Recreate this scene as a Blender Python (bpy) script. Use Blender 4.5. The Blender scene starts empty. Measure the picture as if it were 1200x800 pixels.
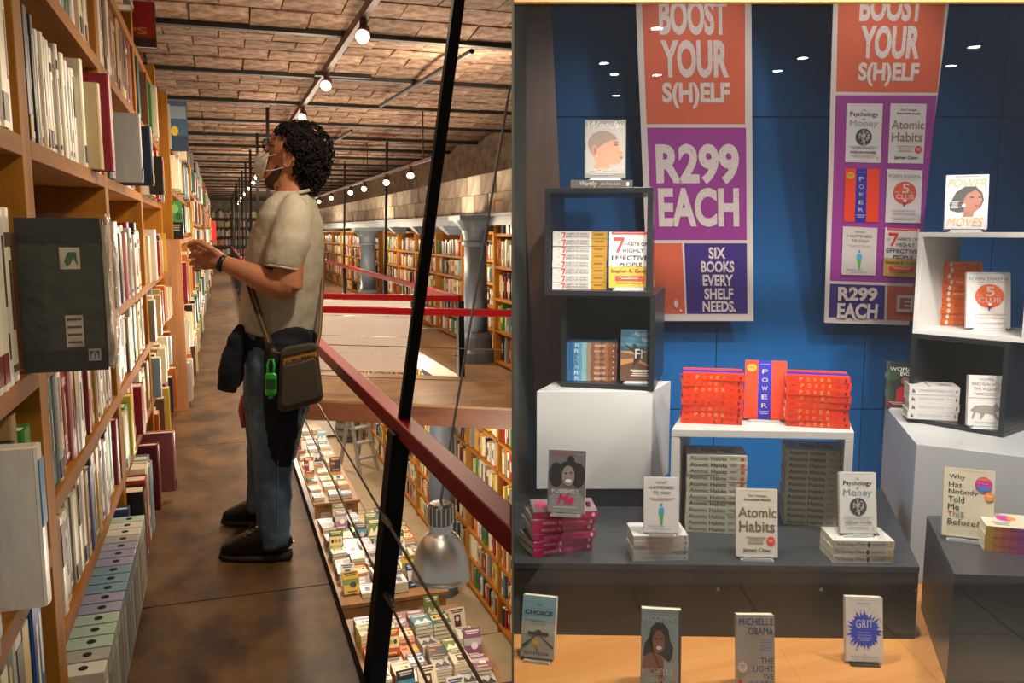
import bpy, bmesh, math, random
from mathutils import Vector, Matrix, Euler
random.seed(7)
SC = bpy.context.scene
COL = SC.collection

# ------------------------------------------------------------------ camera, world, exposure, lights
F, HZ, VX, H = 1000.0, 270.0, 255.0, 1.35
TH = math.atan((400 - HZ) / F)
YAW = math.atan((600 - VX) / math.hypot(F, 400 - HZ))     # the hall runs along +Y, the camera looks YAW to its right
cam_d = bpy.data.cameras.new('camera'); cam = bpy.data.objects.new('camera', cam_d); COL.objects.link(cam)
cam_d.sensor_width = 36; cam_d.lens = 36 * F / 1200; cam_d.clip_start = 0.02; cam_d.clip_end = 200
cam.location = (0, 0, H); cam.rotation_euler = (math.pi / 2 - TH, 0, -YAW)
SC.camera = cam
vs = SC.view_settings
vs.view_transform = 'Standard'; vs.look = 'None'; vs.gamma = 1; vs.use_curve_mapping = False
vs.exposure = 0.0
w = bpy.data.worlds.new('world'); SC.world = w; w.use_nodes = True
w.node_tree.nodes['Background'].inputs[0].default_value = (0.95, 0.88, 0.78, 1)
w.node_tree.nodes['Background'].inputs[1].default_value = 0.3

CT, ST = math.cos(TH), math.sin(TH)
CY, SY = math.cos(YAW), math.sin(YAW)
RT = Vector((CY, -SY, 0)); HF = Vector((SY, CY, 0))
FW = HF * CT + Vector((0, 0, -ST)); UP = HF * ST + Vector((0, 0, CT))
CAM = Vector((0, 0, H))
def ray(px, py): return FW * F + RT * (px - 600) + UP * (400 - py)
def onz(px, py, z):
    r = ray(px, py); return CAM + r * ((z - H) / r.z)
def onx(px, py, x):
    r = ray(px, py); return CAM + r * (x / r.x)
def ony(px, py, y):
    r = ray(px, py); return CAM + r * (y / r.y)
def onD(px, py, D):                                       # point at horizontal distance D in front of the camera
    r = ray(px, py); return CAM + r * (D / r.dot(HF))
def rd(p): return Vector((p.dot(RT), p.dot(HF), p.z))     # world -> shop window frame (right, distance, height)
def W(r, d, z): return RT * r + HF * d + Vector((0, 0, z))

def lamp(name, kind, loc, energy, color, size=0.1, target=None, spot=None, blend=0.5):
    l = bpy.data.lights.new(name, kind); l.energy = energy; l.color = color
    if kind == 'AREA': l.shape = 'DISK'; l.size = size
    else: l.shadow_soft_size = size
    if kind == 'SPOT': l.spot_size = math.radians(spot); l.spot_blend = blend
    o = bpy.data.objects.new(name, l); COL.objects.link(o); o.location = loc
    if target is not None:
        o.rotation_euler = (Vector(target) - Vector(loc)).to_track_quat('-Z', 'Y').to_euler()
    return o
WARM = (1.0, 0.81, 0.59)
WHITE = (1.0, 0.95, 0.88)
# ceiling spots of the hall (their housings hang on the track further down)
for y, e in ((0.9, 30), (2.7, 42), (4.6, 62), (6.3, 70), (8.1, 70), (10.6, 80), (14, 120), (19, 160), (26, 190), (32, 120)):
    lamp('track_light_beam', 'SPOT', (0.70, y, 2.34), e * 1.75, WARM, 0.06, (0.0, y + 0.6, 0.0), 138, 1.0)
    if y > 2: lamp('track_fill', 'POINT', (0.70, y + 0.3, 2.1), e * 0.16, WARM, 0.1)  # added fill points below the track, to brighten the vaults
for y, e in ((9, 110), (14, 130), (20, 170), (28, 220)):
    lamp('gallery_light_and_fill', 'POINT', (1.95, y, 1.3), e * 0.55, WARM, 0.1)
lamp('gallery_light_and_fill', 'POINT', (1.62, 6.0, 2.1), 48, WARM, 0.1)  # fill without a fixture, added to brighten the white boards on the walkway
for x, y, e in ((1.35, 5.2, 85), (1.5, 8.2, 110), (1.6, 12, 150), (1.6, 17, 200), (1.7, 24, 260)):
    lamp('hall_light', 'POINT', (x, y, -0.55), e, (1.0, 0.86, 0.68), 0.15)
# spots in the ceiling of the shop window
for r, d, e, tr, td, tz in ((0.28, 2.4, 64, 0.42, 2.85, 0.4), (1.0, 2.35, 84, 0.95, 2.8, 0.3), (1.75, 2.4, 66, 1.6, 3.0, 0.5), (0.75, 2.9, 13, 0.75, 3.8, 1.5), (1.45, 2.9, 13, 1.4, 3.8, 1.5)):
    lamp('window_spot_beam', 'SPOT', W(r, d, 2.38), e * 1.35, WHITE, 0.05, W(tr, td, tz), 88, 0.7)

for r, e in ((0.5, 190), (1.3, 200), (2.1, 165)):               # unseen fill spots added outside the glass to front-light the books
    lamp('passage_fill', 'SPOT', W(r, 0.95, 2.62), e, WHITE, 0.06, W(r * 0.62 + .35, 2.9, 0.3), 70, 0.8)

lamp('passage_fill', 'SPOT', W(0.55, 1.0, 2.62), 90, WHITE, 0.06, W(0.1, 3.7, 1.1), 46, 0.9)  # one more added fill spot, for the dim left side wall

# ------------------------------------------------------------------ materials
MATS = {}
def srgb(h):
    h = h.lstrip('#'); o = []
    for i in (0, 2, 4):
        c = int(h[i:i + 2], 16) / 255
        o.append(c / 12.92 if c <= 0.04045 else ((c + 0.055) / 1.055) ** 2.4)
    return (*o, 1)
def mat(name, hexc, rough=0.6, metal=0.0, amount=0.0, scale=(8, 8, 8), bump=0.0, detail=4, hex2=None, spec=0.5, emit=0.0, coat=0.0, rand=0.0, coords='Object', lo=0.3, hi=0.7):
    if name in MATS: return MATS[name]
    m = bpy.data.materials.new(name); m.use_nodes = True; MATS[name] = m
    nt = m.node_tree; b = nt.nodes['Principled BSDF']
    c = srgb(hexc)
    b.inputs['Base Color'].default_value = c; b.inputs['Roughness'].default_value = rough
    b.inputs['Metallic'].default_value = metal; b.inputs['Specular IOR Level'].default_value = spec
    if coat: b.inputs['Coat Weight'].default_value = coat; b.inputs['Coat Roughness'].default_value = 0.08
    if emit:
        b.inputs['Emission Color'].default_value = c; b.inputs['Emission Strength'].default_value = emit
    m.diffuse_color = c
    if amount or bump or hex2 or rand:
        tc = nt.nodes.new('ShaderNodeTexCoord'); mp = nt.nodes.new('ShaderNodeMapping')
        mp.inputs['Scale'].default_value = scale
        nt.links.new(tc.outputs[coords], mp.inputs['Vector'])
        nz = nt.nodes.new('ShaderNodeTexNoise'); nz.inputs['Scale'].default_value = 1.0; nz.inputs['Detail'].default_value = detail; nz.inputs['Roughness'].default_value = 0.62
        nt.links.new(mp.outputs[0], nz.inputs['Vector'])
        out = None
        if amount or hex2:
            rp = nt.nodes.new('ShaderNodeValToRGB')
            c2 = srgb(hex2) if hex2 else tuple(min(1, x * (1 + amount)) for x in c[:3]) + (1,)
            c1 = c if hex2 else tuple(x * (1 - amount) for x in c[:3]) + (1,)
            rp.color_ramp.elements[0].position = lo; rp.color_ramp.elements[1].position = hi
            rp.color_ramp.elements[0].color = c1; rp.color_ramp.elements[1].color = c2
            nt.links.new(nz.outputs['Fac'], rp.inputs[0]); out = rp.outputs[0]
        if rand:
            oi = nt.nodes.new('ShaderNodeObjectInfo'); hs = nt.nodes.new('ShaderNodeHueSaturation'); mr = nt.nodes.new('ShaderNodeMapRange')
            mr.inputs['To Min'].default_value = 1 - rand; mr.inputs['To Max'].default_value = 1 + rand
            nt.links.new(oi.outputs['Random'], mr.inputs['Value']); nt.links.new(mr.outputs[0], hs.inputs['Value'])
            if out: nt.links.new(out, hs.inputs['Color'])
            else: hs.inputs['Color'].default_value = c
            out = hs.outputs[0]
        if out: nt.links.new(out, b.inputs['Base Color'])
        if bump:
            bp = nt.nodes.new('ShaderNodeBump'); bp.inputs['Strength'].default_value = bump; bp.inputs['Distance'].default_value = 0.01
            nt.links.new(nz.outputs['Fac'], bp.inputs['Height']); nt.links.new(bp.outputs[0], b.inputs['Normal'])
    return m
def pm(hexc, rough=0.45):                                  # printed ink or board of one colour
    return mat('print_' + hexc.lower() + ('' if rough == 0.45 else '_%d' % (rough * 100)), hexc, rough)

WOOD = mat('shelf_wood', '#a2651f', 0.6, spec=.15, amount=0.32, scale=(14, 1.6, 14), detail=6, bump=0.05)
WOODV = mat('upright_wood', '#aa7026', 0.6, spec=.15, amount=0.3, scale=(16, 16, 1.6), detail=6, bump=0.05)
PINE = mat('pine_panel', '#c08a5c', 0.5, amount=0.3, scale=(14, 14, 1.5), detail=6)
BACKW = mat('back_wood', '#6e4522', 0.65, amount=0.3, scale=(10, 6, 2), detail=5)
FLOORM = mat('hardboard_floor', '#38261a', 0.42, scale=(4.5, 3, 3), detail=12, hex2='#86633f', bump=0.06, lo=0.36, hi=0.72)
EDGEM = mat('slab_edge', '#3a2a1e', 0.6, amount=0.3, scale=(6, 6, 6))
BRICKM = mat('vault_brick', '#6a4836', 0.95, scale=(11, 12, 11), detail=10, hex2='#ad937e', bump=0.7, rand=0.25, lo=0.36, hi=0.64)
MORTAR = mat('vault_mortar', '#86705a', 0.95, amount=0.5, scale=(6, 9, 6), detail=8, bump=0.5)
IRON = mat('dark_iron', '#1d1612', 0.6, amount=0.4, scale=(12, 12, 12))
BLACK = mat('black_steel', '#0b0a0a', 0.6, spec=0.25)
RED = mat('red_rail_paint', '#8c060c', 0.45, spec=0.2)
CABLE = mat('steel_cable', '#6e6152', 0.4, metal=0.8)
COLUMN = mat('column_paint', '#5c6670', 0.5, amount=0.15, scale=(5, 5, 3))
FRIEZE = mat('frieze_brick', '#74665a', 0.9, hex2='#b8aa98', scale=(5, 5, 8), detail=8, bump=0.4)
HALLF = mat('hall_floor', '#b09c7c', 0.35, amount=0.12, scale=(2, 2, 2), detail=6)
PAGES = mat('page_edges', '#e3d6b8', 0.8, amount=0.1, scale=(400, 400, 400))
ALU = mat('spun_aluminium', '#d8d5ce', 0.36, metal=1.0, amount=0.06, scale=(3, 3, 60))
WHITEB = mat('white_board', '#eeeaea', 0.6, amount=0.04, scale=(3, 3, 3))
BULB = mat('lamp_glow', '#ffe2b0', 0.5, emit=14)

# ------------------------------------------------------------------ mesh helpers
class MB:
    def __init__(s): s.v = []; s.f = []; s.m = []; s.mats = []; s.sm = False
    def mi(s, m):
        if m not in s.mats: s.mats.append(m)
        return s.mats.index(m)
    def add(s, vs, fs, m):
        n = len(s.v); k = s.mi(m); s.v += [tuple(x) for x in vs]
        for f in fs: s.f.append([i + n for i in f]); s.m.append(k)
        return s
    def hexa(s, p, m):                                     # 8 corners: bottom ring then top ring
        return s.add(p, [(3, 2, 1, 0), (4, 5, 6, 7), (0, 1, 5, 4), (1, 2, 6, 5), (2, 3, 7, 6), (3, 0, 4, 7)], m)
    def box(s, x0, x1, y0, y1, z0, z1, m):
        return s.hexa([(x0, y0, z0), (x1, y0, z0), (x1, y1, z0), (x0, y1, z0), (x0, y0, z1), (x1, y0, z1), (x1, y1, z1), (x0, y1, z1)], m)
    def prism(s, poly, z0, z1, m):
        n = len(poly); a = sum(poly[i][0] * poly[(i + 1) % n][1] - poly[(i + 1) % n][0] * poly[i][1] for i in range(n))
        if a < 0: poly = poly[::-1]
        vs = [(p[0], p[1], z0) for p in poly] + [(p[0], p[1], z1) for p in poly]
        fs = [tuple(range(n - 1, -1, -1)), tuple(range(n, 2 * n))] + [(i, (i + 1) % n, n + (i + 1) % n, n + i) for i in range(n)]
        return s.add(vs, fs, m)
    def loft(s, rings, m, cap=True):
        n = len(rings[0]); vs = [p for r in rings for p in r]; fs = []
        for k in range(len(rings) - 1):
            for i in range(n):
                j = (i + 1) % n; fs.append((k * n + i, k * n + j, (k + 1) * n + j, (k + 1) * n + i))
        if cap: fs += [tuple(range(n - 1, -1, -1)), tuple(range((len(rings) - 1) * n, len(rings) * n))]
        return s.add(vs, fs, m)
    def tube(s, pts, r, m, n=8, cap=True):
        pts = [Vector(p) for p in pts]; rings = []
        rr = r if isinstance(r, (list, tuple)) else [r] * len(pts)
        ref = None
        for i, p in enumerate(pts):
            t = (pts[min(i + 1, len(pts) - 1)] - pts[max(i - 1, 0)]).normalized()
            if ref is None: ref = Vector((0, 0, 1)) if abs(t.z) < 0.9 else Vector((1, 0, 0))
            a = (ref - t * ref.dot(t)).normalized(); b = t.cross(a); ref = a
            rings.append([p + (a * math.cos(2 * math.pi * k / n) + b * math.sin(2 * math.pi * k / n)) * rr[i] for k in range(n)])
        return s.loft(rings, m, cap)
    def bar(s, a, b, wd, ht, m, side=None):                # rectangular bar from a to b
        a, b = Vector(a), Vector(b); t = (b - a).normalized()
        sd = Vector(side) if side else (t.cross(Vector((0, 0, 1))) if abs(t.z) < 0.95 else Vector((1, 0, 0)))
        sd = (sd - t * sd.dot(t)).normalized(); u = sd.cross(t)
        q = [(-1, -1), (1, -1), (1, 1), (-1, 1)]
        return s.loft([[p + sd * (i * wd / 2) + u * (j * ht / 2) for i, j in q] for p in (a, b)], m)
    def lathe(s, prof, c, m, n=24, cap=True):
        return s.loft([[(c[0] + r * math.cos(2 * math.pi * k / n), c[1] + r * math.sin(2 * math.pi * k / n), c[2] + z) for k in range(n)] for r, z in prof], m, cap)
    def ball(s, c, r, m, n=10, sq=(1, 1, 1)):
        rings = []
        for i in range(n + 1):
            t = math.pi * i / n; q = max(math.sin(t), 0.02)
            rings.append([(c[0] + r * sq[0] * q * math.cos(2 * math.pi * k / (n + 2)), c[1] + r * sq[1] * q * math.sin(2 * math.pi * k / (n + 2)), c[2] - r * sq[2] * math.cos(t)) for k in range(n + 2)])
        return s.loft(rings, m)
    def mesh(s, name):
        me = bpy.data.meshes.new(name); me.from_pydata(s.v, [], s.f)
        for m in s.mats: me.materials.append(m)
        if s.m: me.polygons.foreach_set('material_index', s.m)
        if s.sm: me.polygons.foreach_set('use_smooth', [True] * len(s.f))
        me.update(); return me
    def build(s, name, parent=None, loc=None, rot=None, smooth=False, bevel=0):
        s.sm = smooth
        return place(name, s.mesh(name), parent, loc, rot, bevel)
def place(name, me, parent=None, loc=None, rot=None, bevel=0):
    o = bpy.data.objects.new(name, me); COL.objects.link(o)
    if parent: o.parent = parent
    if loc is not None: o.location = loc
    if rot is not None: o.rotation_euler = rot if not isinstance(rot, (int, float)) else (0, 0, rot)
    if bevel:
        b = o.modifiers.new('bevel', 'BEVEL'); b.width = bevel; b.segments = 2; b.limit_method = 'ANGLE'
    return o
def empty(name, loc=(0, 0, 0), rot=0):
    o = bpy.data.objects.new(name, None); COL.objects.link(o); o.location = loc; o.empty_display_size = 0.05
    o.rotation_euler = rot if not isinstance(rot, (int, float)) else (0, 0, rot); return o
def tag(o, label, cat, group=None):
    o['label'] = label; o['category'] = cat
    if group: o['group'] = group
    return o
def struct(o): o['kind'] = 'structure'; return o
def stuff(o, label=None):
    o['kind'] = 'stuff'
    if label: o['label'] = label; o['category'] = 'books'
    return o
def copy_tree(o):
    c = o.copy(); COL.objects.link(c)
    for ch in [x for x in o.children]:
        d = ch.copy(); COL.objects.link(d); d.parent = c
    return c
ORD = ['zero', 'first', 'second', 'third', 'fourth', 'fifth', 'sixth', 'seventh', 'eighth', 'ninth', 'tenth', 'eleventh', 'twelfth', 'thirteenth', 'fourteenth', 'fifteenth', 'sixteenth', 'seventeenth', 'eighteenth', 'nineteenth', 'twentieth', 'twenty-first', 'twenty-second', 'twenty-third', 'twenty-fourth', 'twenty-fifth', 'twenty-sixth', 'twenty-seventh', 'twenty-eighth', 'twenty-ninth', 'thirtieth', 'thirty-first', 'thirty-second', 'thirty-third', 'thirty-fourth', 'thirty-fifth', 'thirty-sixth', 'thirty-seventh', 'thirty-eighth', 'thirty-ninth', 'fortieth']

TEXTS = {}
def text_geo(s, bold=0.0, shear=0.0):
    k = (s, bold, shear)
    if k in TEXTS: return TEXTS[k]
    faux = bold if bold and (bold < 0.026 or 'M' in s) else 0   # the outline offset closes some letters: thicken by overprinting instead
    if faux: bold = 0.0
    cu = bpy.data.curves.new('lettering', 'FONT'); cu.body = s; cu.size = 1; cu.offset = bold; cu.shear = shear; cu.resolution_u = 4; cu.fill_mode = 'FRONT'
    ob = bpy.data.objects.new('lettering', cu); me = ob.to_mesh()
    vs = [(v.co.x, v.co.y) for v in me.vertices]; fs = [tuple(p.vertices) for p in me.polygons]
    ob.to_mesh_clear(); bpy.data.objects.remove(ob); bpy.data.curves.remove(cu)
    if not vs: TEXTS[k] = ([], []); return TEXTS[k]
    if faux:
        n = len(vs); base = vs; vs = []; f0 = fs; fs = []
        for q, (dx, dy) in enumerate(((-faux, 0), (faux, 0), (0, -faux), (0, faux))):
            vs += [(x + dx, y + dy) for x, y in base]; fs += [tuple(i + q * n for i in f) for f in f0]
    x0 = min(v[0] for v in vs); x1 = max(v[0] for v in vs); y0 = min(v[1] for v in vs); y1 = max(v[1] for v in vs)
    TEXTS[k] = ([((x - x0) / (x1 - x0 or 1), 1 - (y - y0) / (y1 - y0 or 1)) for x, y in vs], fs)
    return TEXTS[k]
class Art:
    """flat print on a surface: fn(u, v, lift) maps print coordinates (v downwards) to the object's space"""
    def __init__(s, fn, step=0.0004): s.fn = fn; s.b = MB(); s.k = 0; s.step = step
    def poly(s, pts, c):
        s.k += 1; s.b.add([s.fn(u, v, s.step * s.k) for u, v in pts], [tuple(range(len(pts)))[::-1] if s.area(pts) > 0 else tuple(range(len(pts)))], c if not isinstance(c, str) else pm(c)); return s
    def area(s, p): return sum(p[i][0] * p[(i + 1) % len(p)][1] - p[(i + 1) % len(p)][0] * p[i][1] for i in range(len(p)))
    def rect(s, x0, y0, x1, y1, c): return s.poly([(x0, y0), (x1, y0), (x1, y1), (x0, y1)], c)
    def ell(s, cx, cy, rx, ry, c, n=20, rot=0):
        return s.poly([(cx + rx * math.cos(t) * math.cos(rot) - ry * math.sin(t) * math.sin(rot), cy + rx * math.cos(t) * math.sin(rot) + ry * math.sin(t) * math.cos(rot)) for t in [2 * math.pi * i / n for i in range(n)]], c)
    def text(s, t, x0, y0, x1, y1, c, bold=0.006, shear=0.0, rot=False):
        vs, fs = text_geo(t, bold, shear); s.k += 1
        if rot: pts = [s.fn(x1 - (x1 - x0) * v, y0 + (y1 - y0) * u, s.step * s.k) for u, v in vs]
        else: pts = [s.fn(x0 + (x1 - x0) * u, y0 + (y1 - y0) * v, s.step * s.k) for u, v in vs]
        s.b.add(pts, fs, c if not isinstance(c, str) else pm(c)); return s
    def lines(s, x0, y0, x1, y1, n, c, fill=0.45, seed=1):  # lines of print too small to read
        r = random.Random(seed); h = (y1 - y0) / n
        for i in range(n):
            q = (x1 - x0) * r.uniform(0, 0.15); s.rect(x0 + q, y0 + h * i, x1 - q, y0 + h * (i + fill), c); s.k -= 1
        s.k += 1; return s
    def build(s, name, parent): return s.b.build(name, parent)

# ================================================================== THE HALL (left): structure
SF = -0.375                                               # front plane of the near bookcase
fl = struct(empty('floor'))
ys = [0.3, 3.2, 5.64, 8.08, 10.52, 12.96, 15.4, 20, 26, 36.6]
for a, b in zip(ys, ys[1:]):
    MB().box(-0.9, 0.355, a + 0.004, b - 0.004, -0.03, 0, FLOORM).build('floor_panel', fl)
MB().box(-0.9, 0.35, 0.3, 36.6, -0.14, -0.031, EDGEM).build('slab', fl)
MB().box(0.351, 0.366, 0.3, 36.6, -0.14, 0.004, mat('edge_paint', '#1c1410', 0.9, spec=.1)).build('edge_strip', fl)
wk = struct(empty('floor'))                               # walkway across the hall and the gallery on the far side
walk = [(0.37, 7.1), (2.9, 5.58), (2.9, 7.1), (0.37, 8.62)]
MB().prism(walk, -0.02, 0, mat('walkway_board', '#6d4c30', 0.45, hex2='#a5815a', scale=(1.5, 2.5, 2), detail=9)).build('walkway_deck', wk)
MB().prism([(p[0], p[1]) for p in walk], -0.17, -0.021, mat('walkway_fascia', '#6b3d24', 0.5, amount=0.3, scale=(3, 3, 12))).build('walkway_fascia', wk)
MB().box(2.09, 3.6, 6.0, 36.6, -0.171, -0.001, mat('gallery_floor', '#8a6a48', 0.5, amount=0.25, scale=(2, 1, 2), detail=8)).build('gallery_deck', wk)
struct(MB().box(-1.2, 3.6, 4.2, 36.6, -3.12, -3.0, HALLF).build('floor'))
hj = MB()
for y in (6.4, 8.4, 10.6, 13, 16, 20): hj.box(1.5, 3.3, y, y + 0.012, -3.0, -2.9985, EDGEM)
hj.box(2.0, 2.012, 4.3, 30, -3.0, -2.9985, EDGEM); struct(hj.build('trim_1'))
struct(MB().box(3.42, 3.6, 5.2, 36.6, -3, 2.7, FRIEZE).build('wall_right'))
struct(MB().box(-0.9, -0.72, 0.3, 36.6, -0.14, 2.7, FRIEZE).build('wall_left'))
struct(MB().box(-1.2, -0.95, 4.2, 36.6, -3, -0.14, FRIEZE).build('wall_hall'))
struct(MB().box(-0.9, 3.6, 36.4, 36.6, -3, 2.7, FRIEZE).build('wall_far'))

# ceiling: iron joists carrying shallow brick vaults
ceil = struct(empty('ceiling'))
CZ = 2.55
jy = [3.93 + 1.5 * k for k in range(23)]
for i, y in enumerate(jy):
    MB().box(-0.71, 3.41, y - 0.03, y + 0.03, CZ - 0.035, CZ + 0.03, IRON).build('joist', ceil)
bricks = []
for k in range(5):
    bw, bd = 0.33, 0.274
    m = MB(); r = random.Random(k)
    g = 0.005
    pts = [(-bw / 2 + g, -bd / 2 + g), (bw / 2 - g, -bd / 2 + g), (bw / 2 - g, bd / 2 - g), (-bw / 2 + g, bd / 2 - g)]
    lo = [(x + r.uniform(-.006, .006), y + r.uniform(-.006, .006), r.uniform(-.004, .002)) for x, y in pts]
    m.hexa(lo + [(x, y, 0.05) for x, y in pts], BRICKM); bricks.append(m.mesh('brick'))
rb = random.Random(3); nb = 0
far = MB(); back = MB()
for i, (a, b) in enumerate(zip(jy, jy[1:])):
    rows = 5; hgt = 0.05
    for q in range(rows):
        u = (q + 0.5) / rows; y = a + 0.03 + (b - a - 0.06) * u; z = CZ + hgt * (1 - (2 * u - 1) ** 2) - 0.01
        off = 0.165 if q % 2 else 0
        x = -0.6 - off
        while x < 3.4:
            if i < 4 and (-0.5 < x < 0.35 * y + 0.1):
                o = place('brick', bricks[rb.randrange(5)], ceil, (x, y, z + rb.uniform(-.003, .003)), (math.atan((1 - 2 * u) * 0.13), 0, rb.uniform(-.012, .012))); nb += 1
            else:
                far.box(max(x - .155, -.7), min(x + .155, 3.41), y - .135, y + .135, z + rb.uniform(-.006, .006), z + 0.05, (BRICKM, mat('vault_brick_pale', '#735848', 0.9, hex2='#a8927e', scale=(7, 11, 7), detail=9, bump=0.4), mat('vault_brick_red', '#6a3a2c', 0.9, hex2='#946c5a', scale=(7, 11, 7), detail=9, bump=0.4))[rb.choice((0, 0, 0, 1, 1, 2))])
            x += 0.33
    n = 8
    for q in range(n):
        u0, u1 = q / n, (q + 1) / n
        back.add([(-.72, a + (b - a) * u0, CZ + .055 * (1 - (2 * u0 - 1) ** 2)), (3.42, a + (b - a) * u0, CZ + .055 * (1 - (2 * u0 - 1) ** 2)), (3.42, a + (b - a) * u1, CZ + .055 * (1 - (2 * u1 - 1) ** 2)), (-.72, a + (b - a) * u1, CZ + .055 * (1 - (2 * u1 - 1) ** 2))], [(0, 1, 2, 3)], MORTAR)
o = far.build('far_brick', ceil); o['kind'] = 'stuff'
back.build('vault_mortar', ceil)

# frieze beam over the right hand gallery, with its iron girder
fz = struct(empty('wall_frieze'))
x0, y0 = 2.62, 5.9
k = 0; frm = []
for i in range(3):
    m = MB(); m.box(0, 0.2, -0.24, 0.24, -0.1, 0.1, mat('frieze_block_%d' % i, ['#9a8c7c', '#b5a894', '#85766a'][i], 0.9, amount=0.4, scale=(6, 6, 6), detail=8, bump=0.4)); frm.append(m.mesh('brick'))
y = y0 + 0.3
rr = random.Random(5)
while y < 18:
    for z in (1.62, 1.825):
        place('brick', frm[rr.randrange(3)], fz, (x0 + rr.uniform(-.012, .012), y + (0.25 if z > 1.7 else 0), z))
    y += 0.49
MB().box(x0 + 0.02, x0 + 0.3, y0, 36, 1.5, 1.93, FRIEZE).build('brickwork', fz)
gd = MB(); gd.box(x0 - 0.06, x0 + 0.3, y0, 36, 1.40, 1.50, COLUMN); gd.box(x0 - 0.1, x0 + 0.3, y0, 36, 1.49, 1.515, COLUMN)
struct(gd.build('trim_2'))
for y in (9.8, 11.4, 13.0):
    tag(MB().hexa([(x0 - .06, y - .05, 1.3), (x0 + .1, y - .05, 1.3), (x0 + .1, y + .05, 1.3), (x0 - .06, y + .05, 1.3), (x0 - .16, y - .12, 1.4), (x0 + .1, y - .12, 1.4), (x0 + .1, y + .12, 1.4), (x0 - .16, y + .12, 1.4)], COLUMN).build('bracket'),
        'grey iron bracket under the girder above the gallery shelves, %s from the front' % ORD[round((y - 8.2) / 1.6)], 'bracket', 'girder brackets')

def column(x, y, z0, z1, r, lab, cap=True):
    t = tag(empty('iron_column', (x, y, z0)), lab, 'column')
    h = z1 - z0
    MB().lathe([(r, 0.3), (r * 0.92, h - 0.3)], (0, 0, 0), COLUMN, 20).build('shaft', t, smooth=True)
    MB().lathe([(r * q, v) for q, v in (((1.7, 0), (1.7, 0.1), (1.35, 0.14), (1.35, 0.26), (1.0, 0.31)) if z0 == 0 else ((1.15, 0), (1.15, 0.2), (1.0, 0.31)))], (0, 0, 0), COLUMN, 20).build('base', t)
    m = MB(); m.lathe([(r * 0.92, h - 0.31), (r * 1.1, h - 0.3), (r * 1.12, h - 0.27), (r * 0.95, h - 0.25), (r * 1.15, h - 0.15), (r * 1.75, h - 0.06), (r * 1.8, h - 0.05)], (0, 0, 0), COLUMN, 20)
    m.box(-r * 1.8, r * 1.8, -r * 1.8, r * 1.8, h - 0.05, h, COLUMN); m.build('capital', t)
column(2.5, 8.47, 0, 1.5, 0.125, 'grey cast iron column standing nearest on the far gallery')
column(2.5, 15.2, 0, 1.4, 0.14, 'grey cast iron column standing farther back on the gallery')
column(2.4, 9.6, -3, -0.17, 0.16, 'thick grey column rising through the lower hall behind the aluminium lamp')

# ------------------------------------------------------------------ guard rails
def rail(name, lab, pts, posts, cables, rods=(), w_=0.054, cut=False):
    t = tag(empty(name), lab, 'railing')
    m = MB()
    for a, b in zip(pts, pts[1:]):
        if cut:                                            # near end mitred against the dividing wall
            s0 = SY / CY; z0, z1 = a[2] - .027, a[2] + .027; k = (b[0] - a[0]) / (b[1] - a[1]); q = []
            for o_ in (-w_ / 2, w_ / 2):
                yy = (a[0] + o_ - k * a[1]) / (s0 - k); q.append((yy * s0, yy))
            e0, e1 = (b[0] - w_ / 2, b[1]), (b[0] + w_ / 2, b[1])
            m.hexa([(*q[0], z0), (*q[1], z0), (*e1, z0), (*e0, z0), (*q[0], z1), (*q[1], z1), (*e1, z1), (*e0, z1)], RED)
        else: m.bar(a, b, w_, 0.054, RED)
    m.build('handrail', t, bevel=0.004)
    for base, top in posts: MB().bar(base, top, 0.055, 0.085, BLACK, (1, 0, 0)).build('post', t, bevel=0.002)
    for q in cables: MB().tube(q, 0.004, CABLE, 6).build('cable', t)
    for a, b in rods: MB().bar(a, b, 0.032, 0.032, BLACK, (1, 0, 0)).build('hanger_rod', t)
    return t
z = 0.76
RA, RBk = onz(600, 621, z), onz(378, 409, z)
def rail_x(y): return RA.x + (RBk.x - RA.x) * (y - RA.y) / (RBk.y - RA.y)
YE = 4.9
HB = onz(472, 500, z); PB = ony(438, 803, HB.y); PT = ony(467, 512, HB.y); HT = ony(537, 0, HB.y)
near = rail('guard_rail', 'red handrail on black posts with cables along the near edge', [(RA.x, RA.y, z), (rail_x(YE), YE, z)],
     [(PB + (PB - PT) * .12, PT + (PT - PB) * .02)],
     [[(0.437, 1.36, zz), (0.43, 6.95, zz)] for zz in (0.50, 0.26)],
     [(HB, HB + (HT - HB) * ((2.5 - HB.z) / (HT.z - HB.z)))], cut=True)
for y in (PB.y,):
    for zz in (0.5, 0.26):
        MB().tube([(0.437, y - 0.05, zz), (0.437, y - 0.15, zz)], [0.012, 0.006], CABLE, 8).build('turnbuckle', near)
fy = [8.7 + 2.3 * k for k in range(11)]
rail('guard_rail', 'red railing with tall black hanger rods continuing far down the near corridor', [(0.455, 8.66, z), (0.455, 33, z)],
     [((0.40, y, -0.1), (0.452, y, z - 0.03)) for y in fy], [[(0.43, 8.7, zz), (0.43, 33, zz)] for zz in (0.5, 0.26)],
     [((0.455, y, z + 0.02), (0.50, y, 2.52)) for y in fy])
wd = Vector((2.53, -1.52, 0)).normalized()
A = Vector((0.5, 7.02, 0)); B = Vector((2.86, 5.60, 0))
rail('guard_rail', 'red handrail along the front of the walkway crossing the hall', [A + Vector((0, 0, .73)), B + Vector((0, 0, .73))],
     [(A + wd * 0.05, A + wd * 0.05 + Vector((0, 0, .7)))], [[A + Vector((0, 0, zz)), B + Vector((0, 0, zz))] for zz in (0.45, 0.2)])
A2 = Vector((0.5, 8.52, 0)); B2 = Vector((2.08, 7.57, 0))
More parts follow.
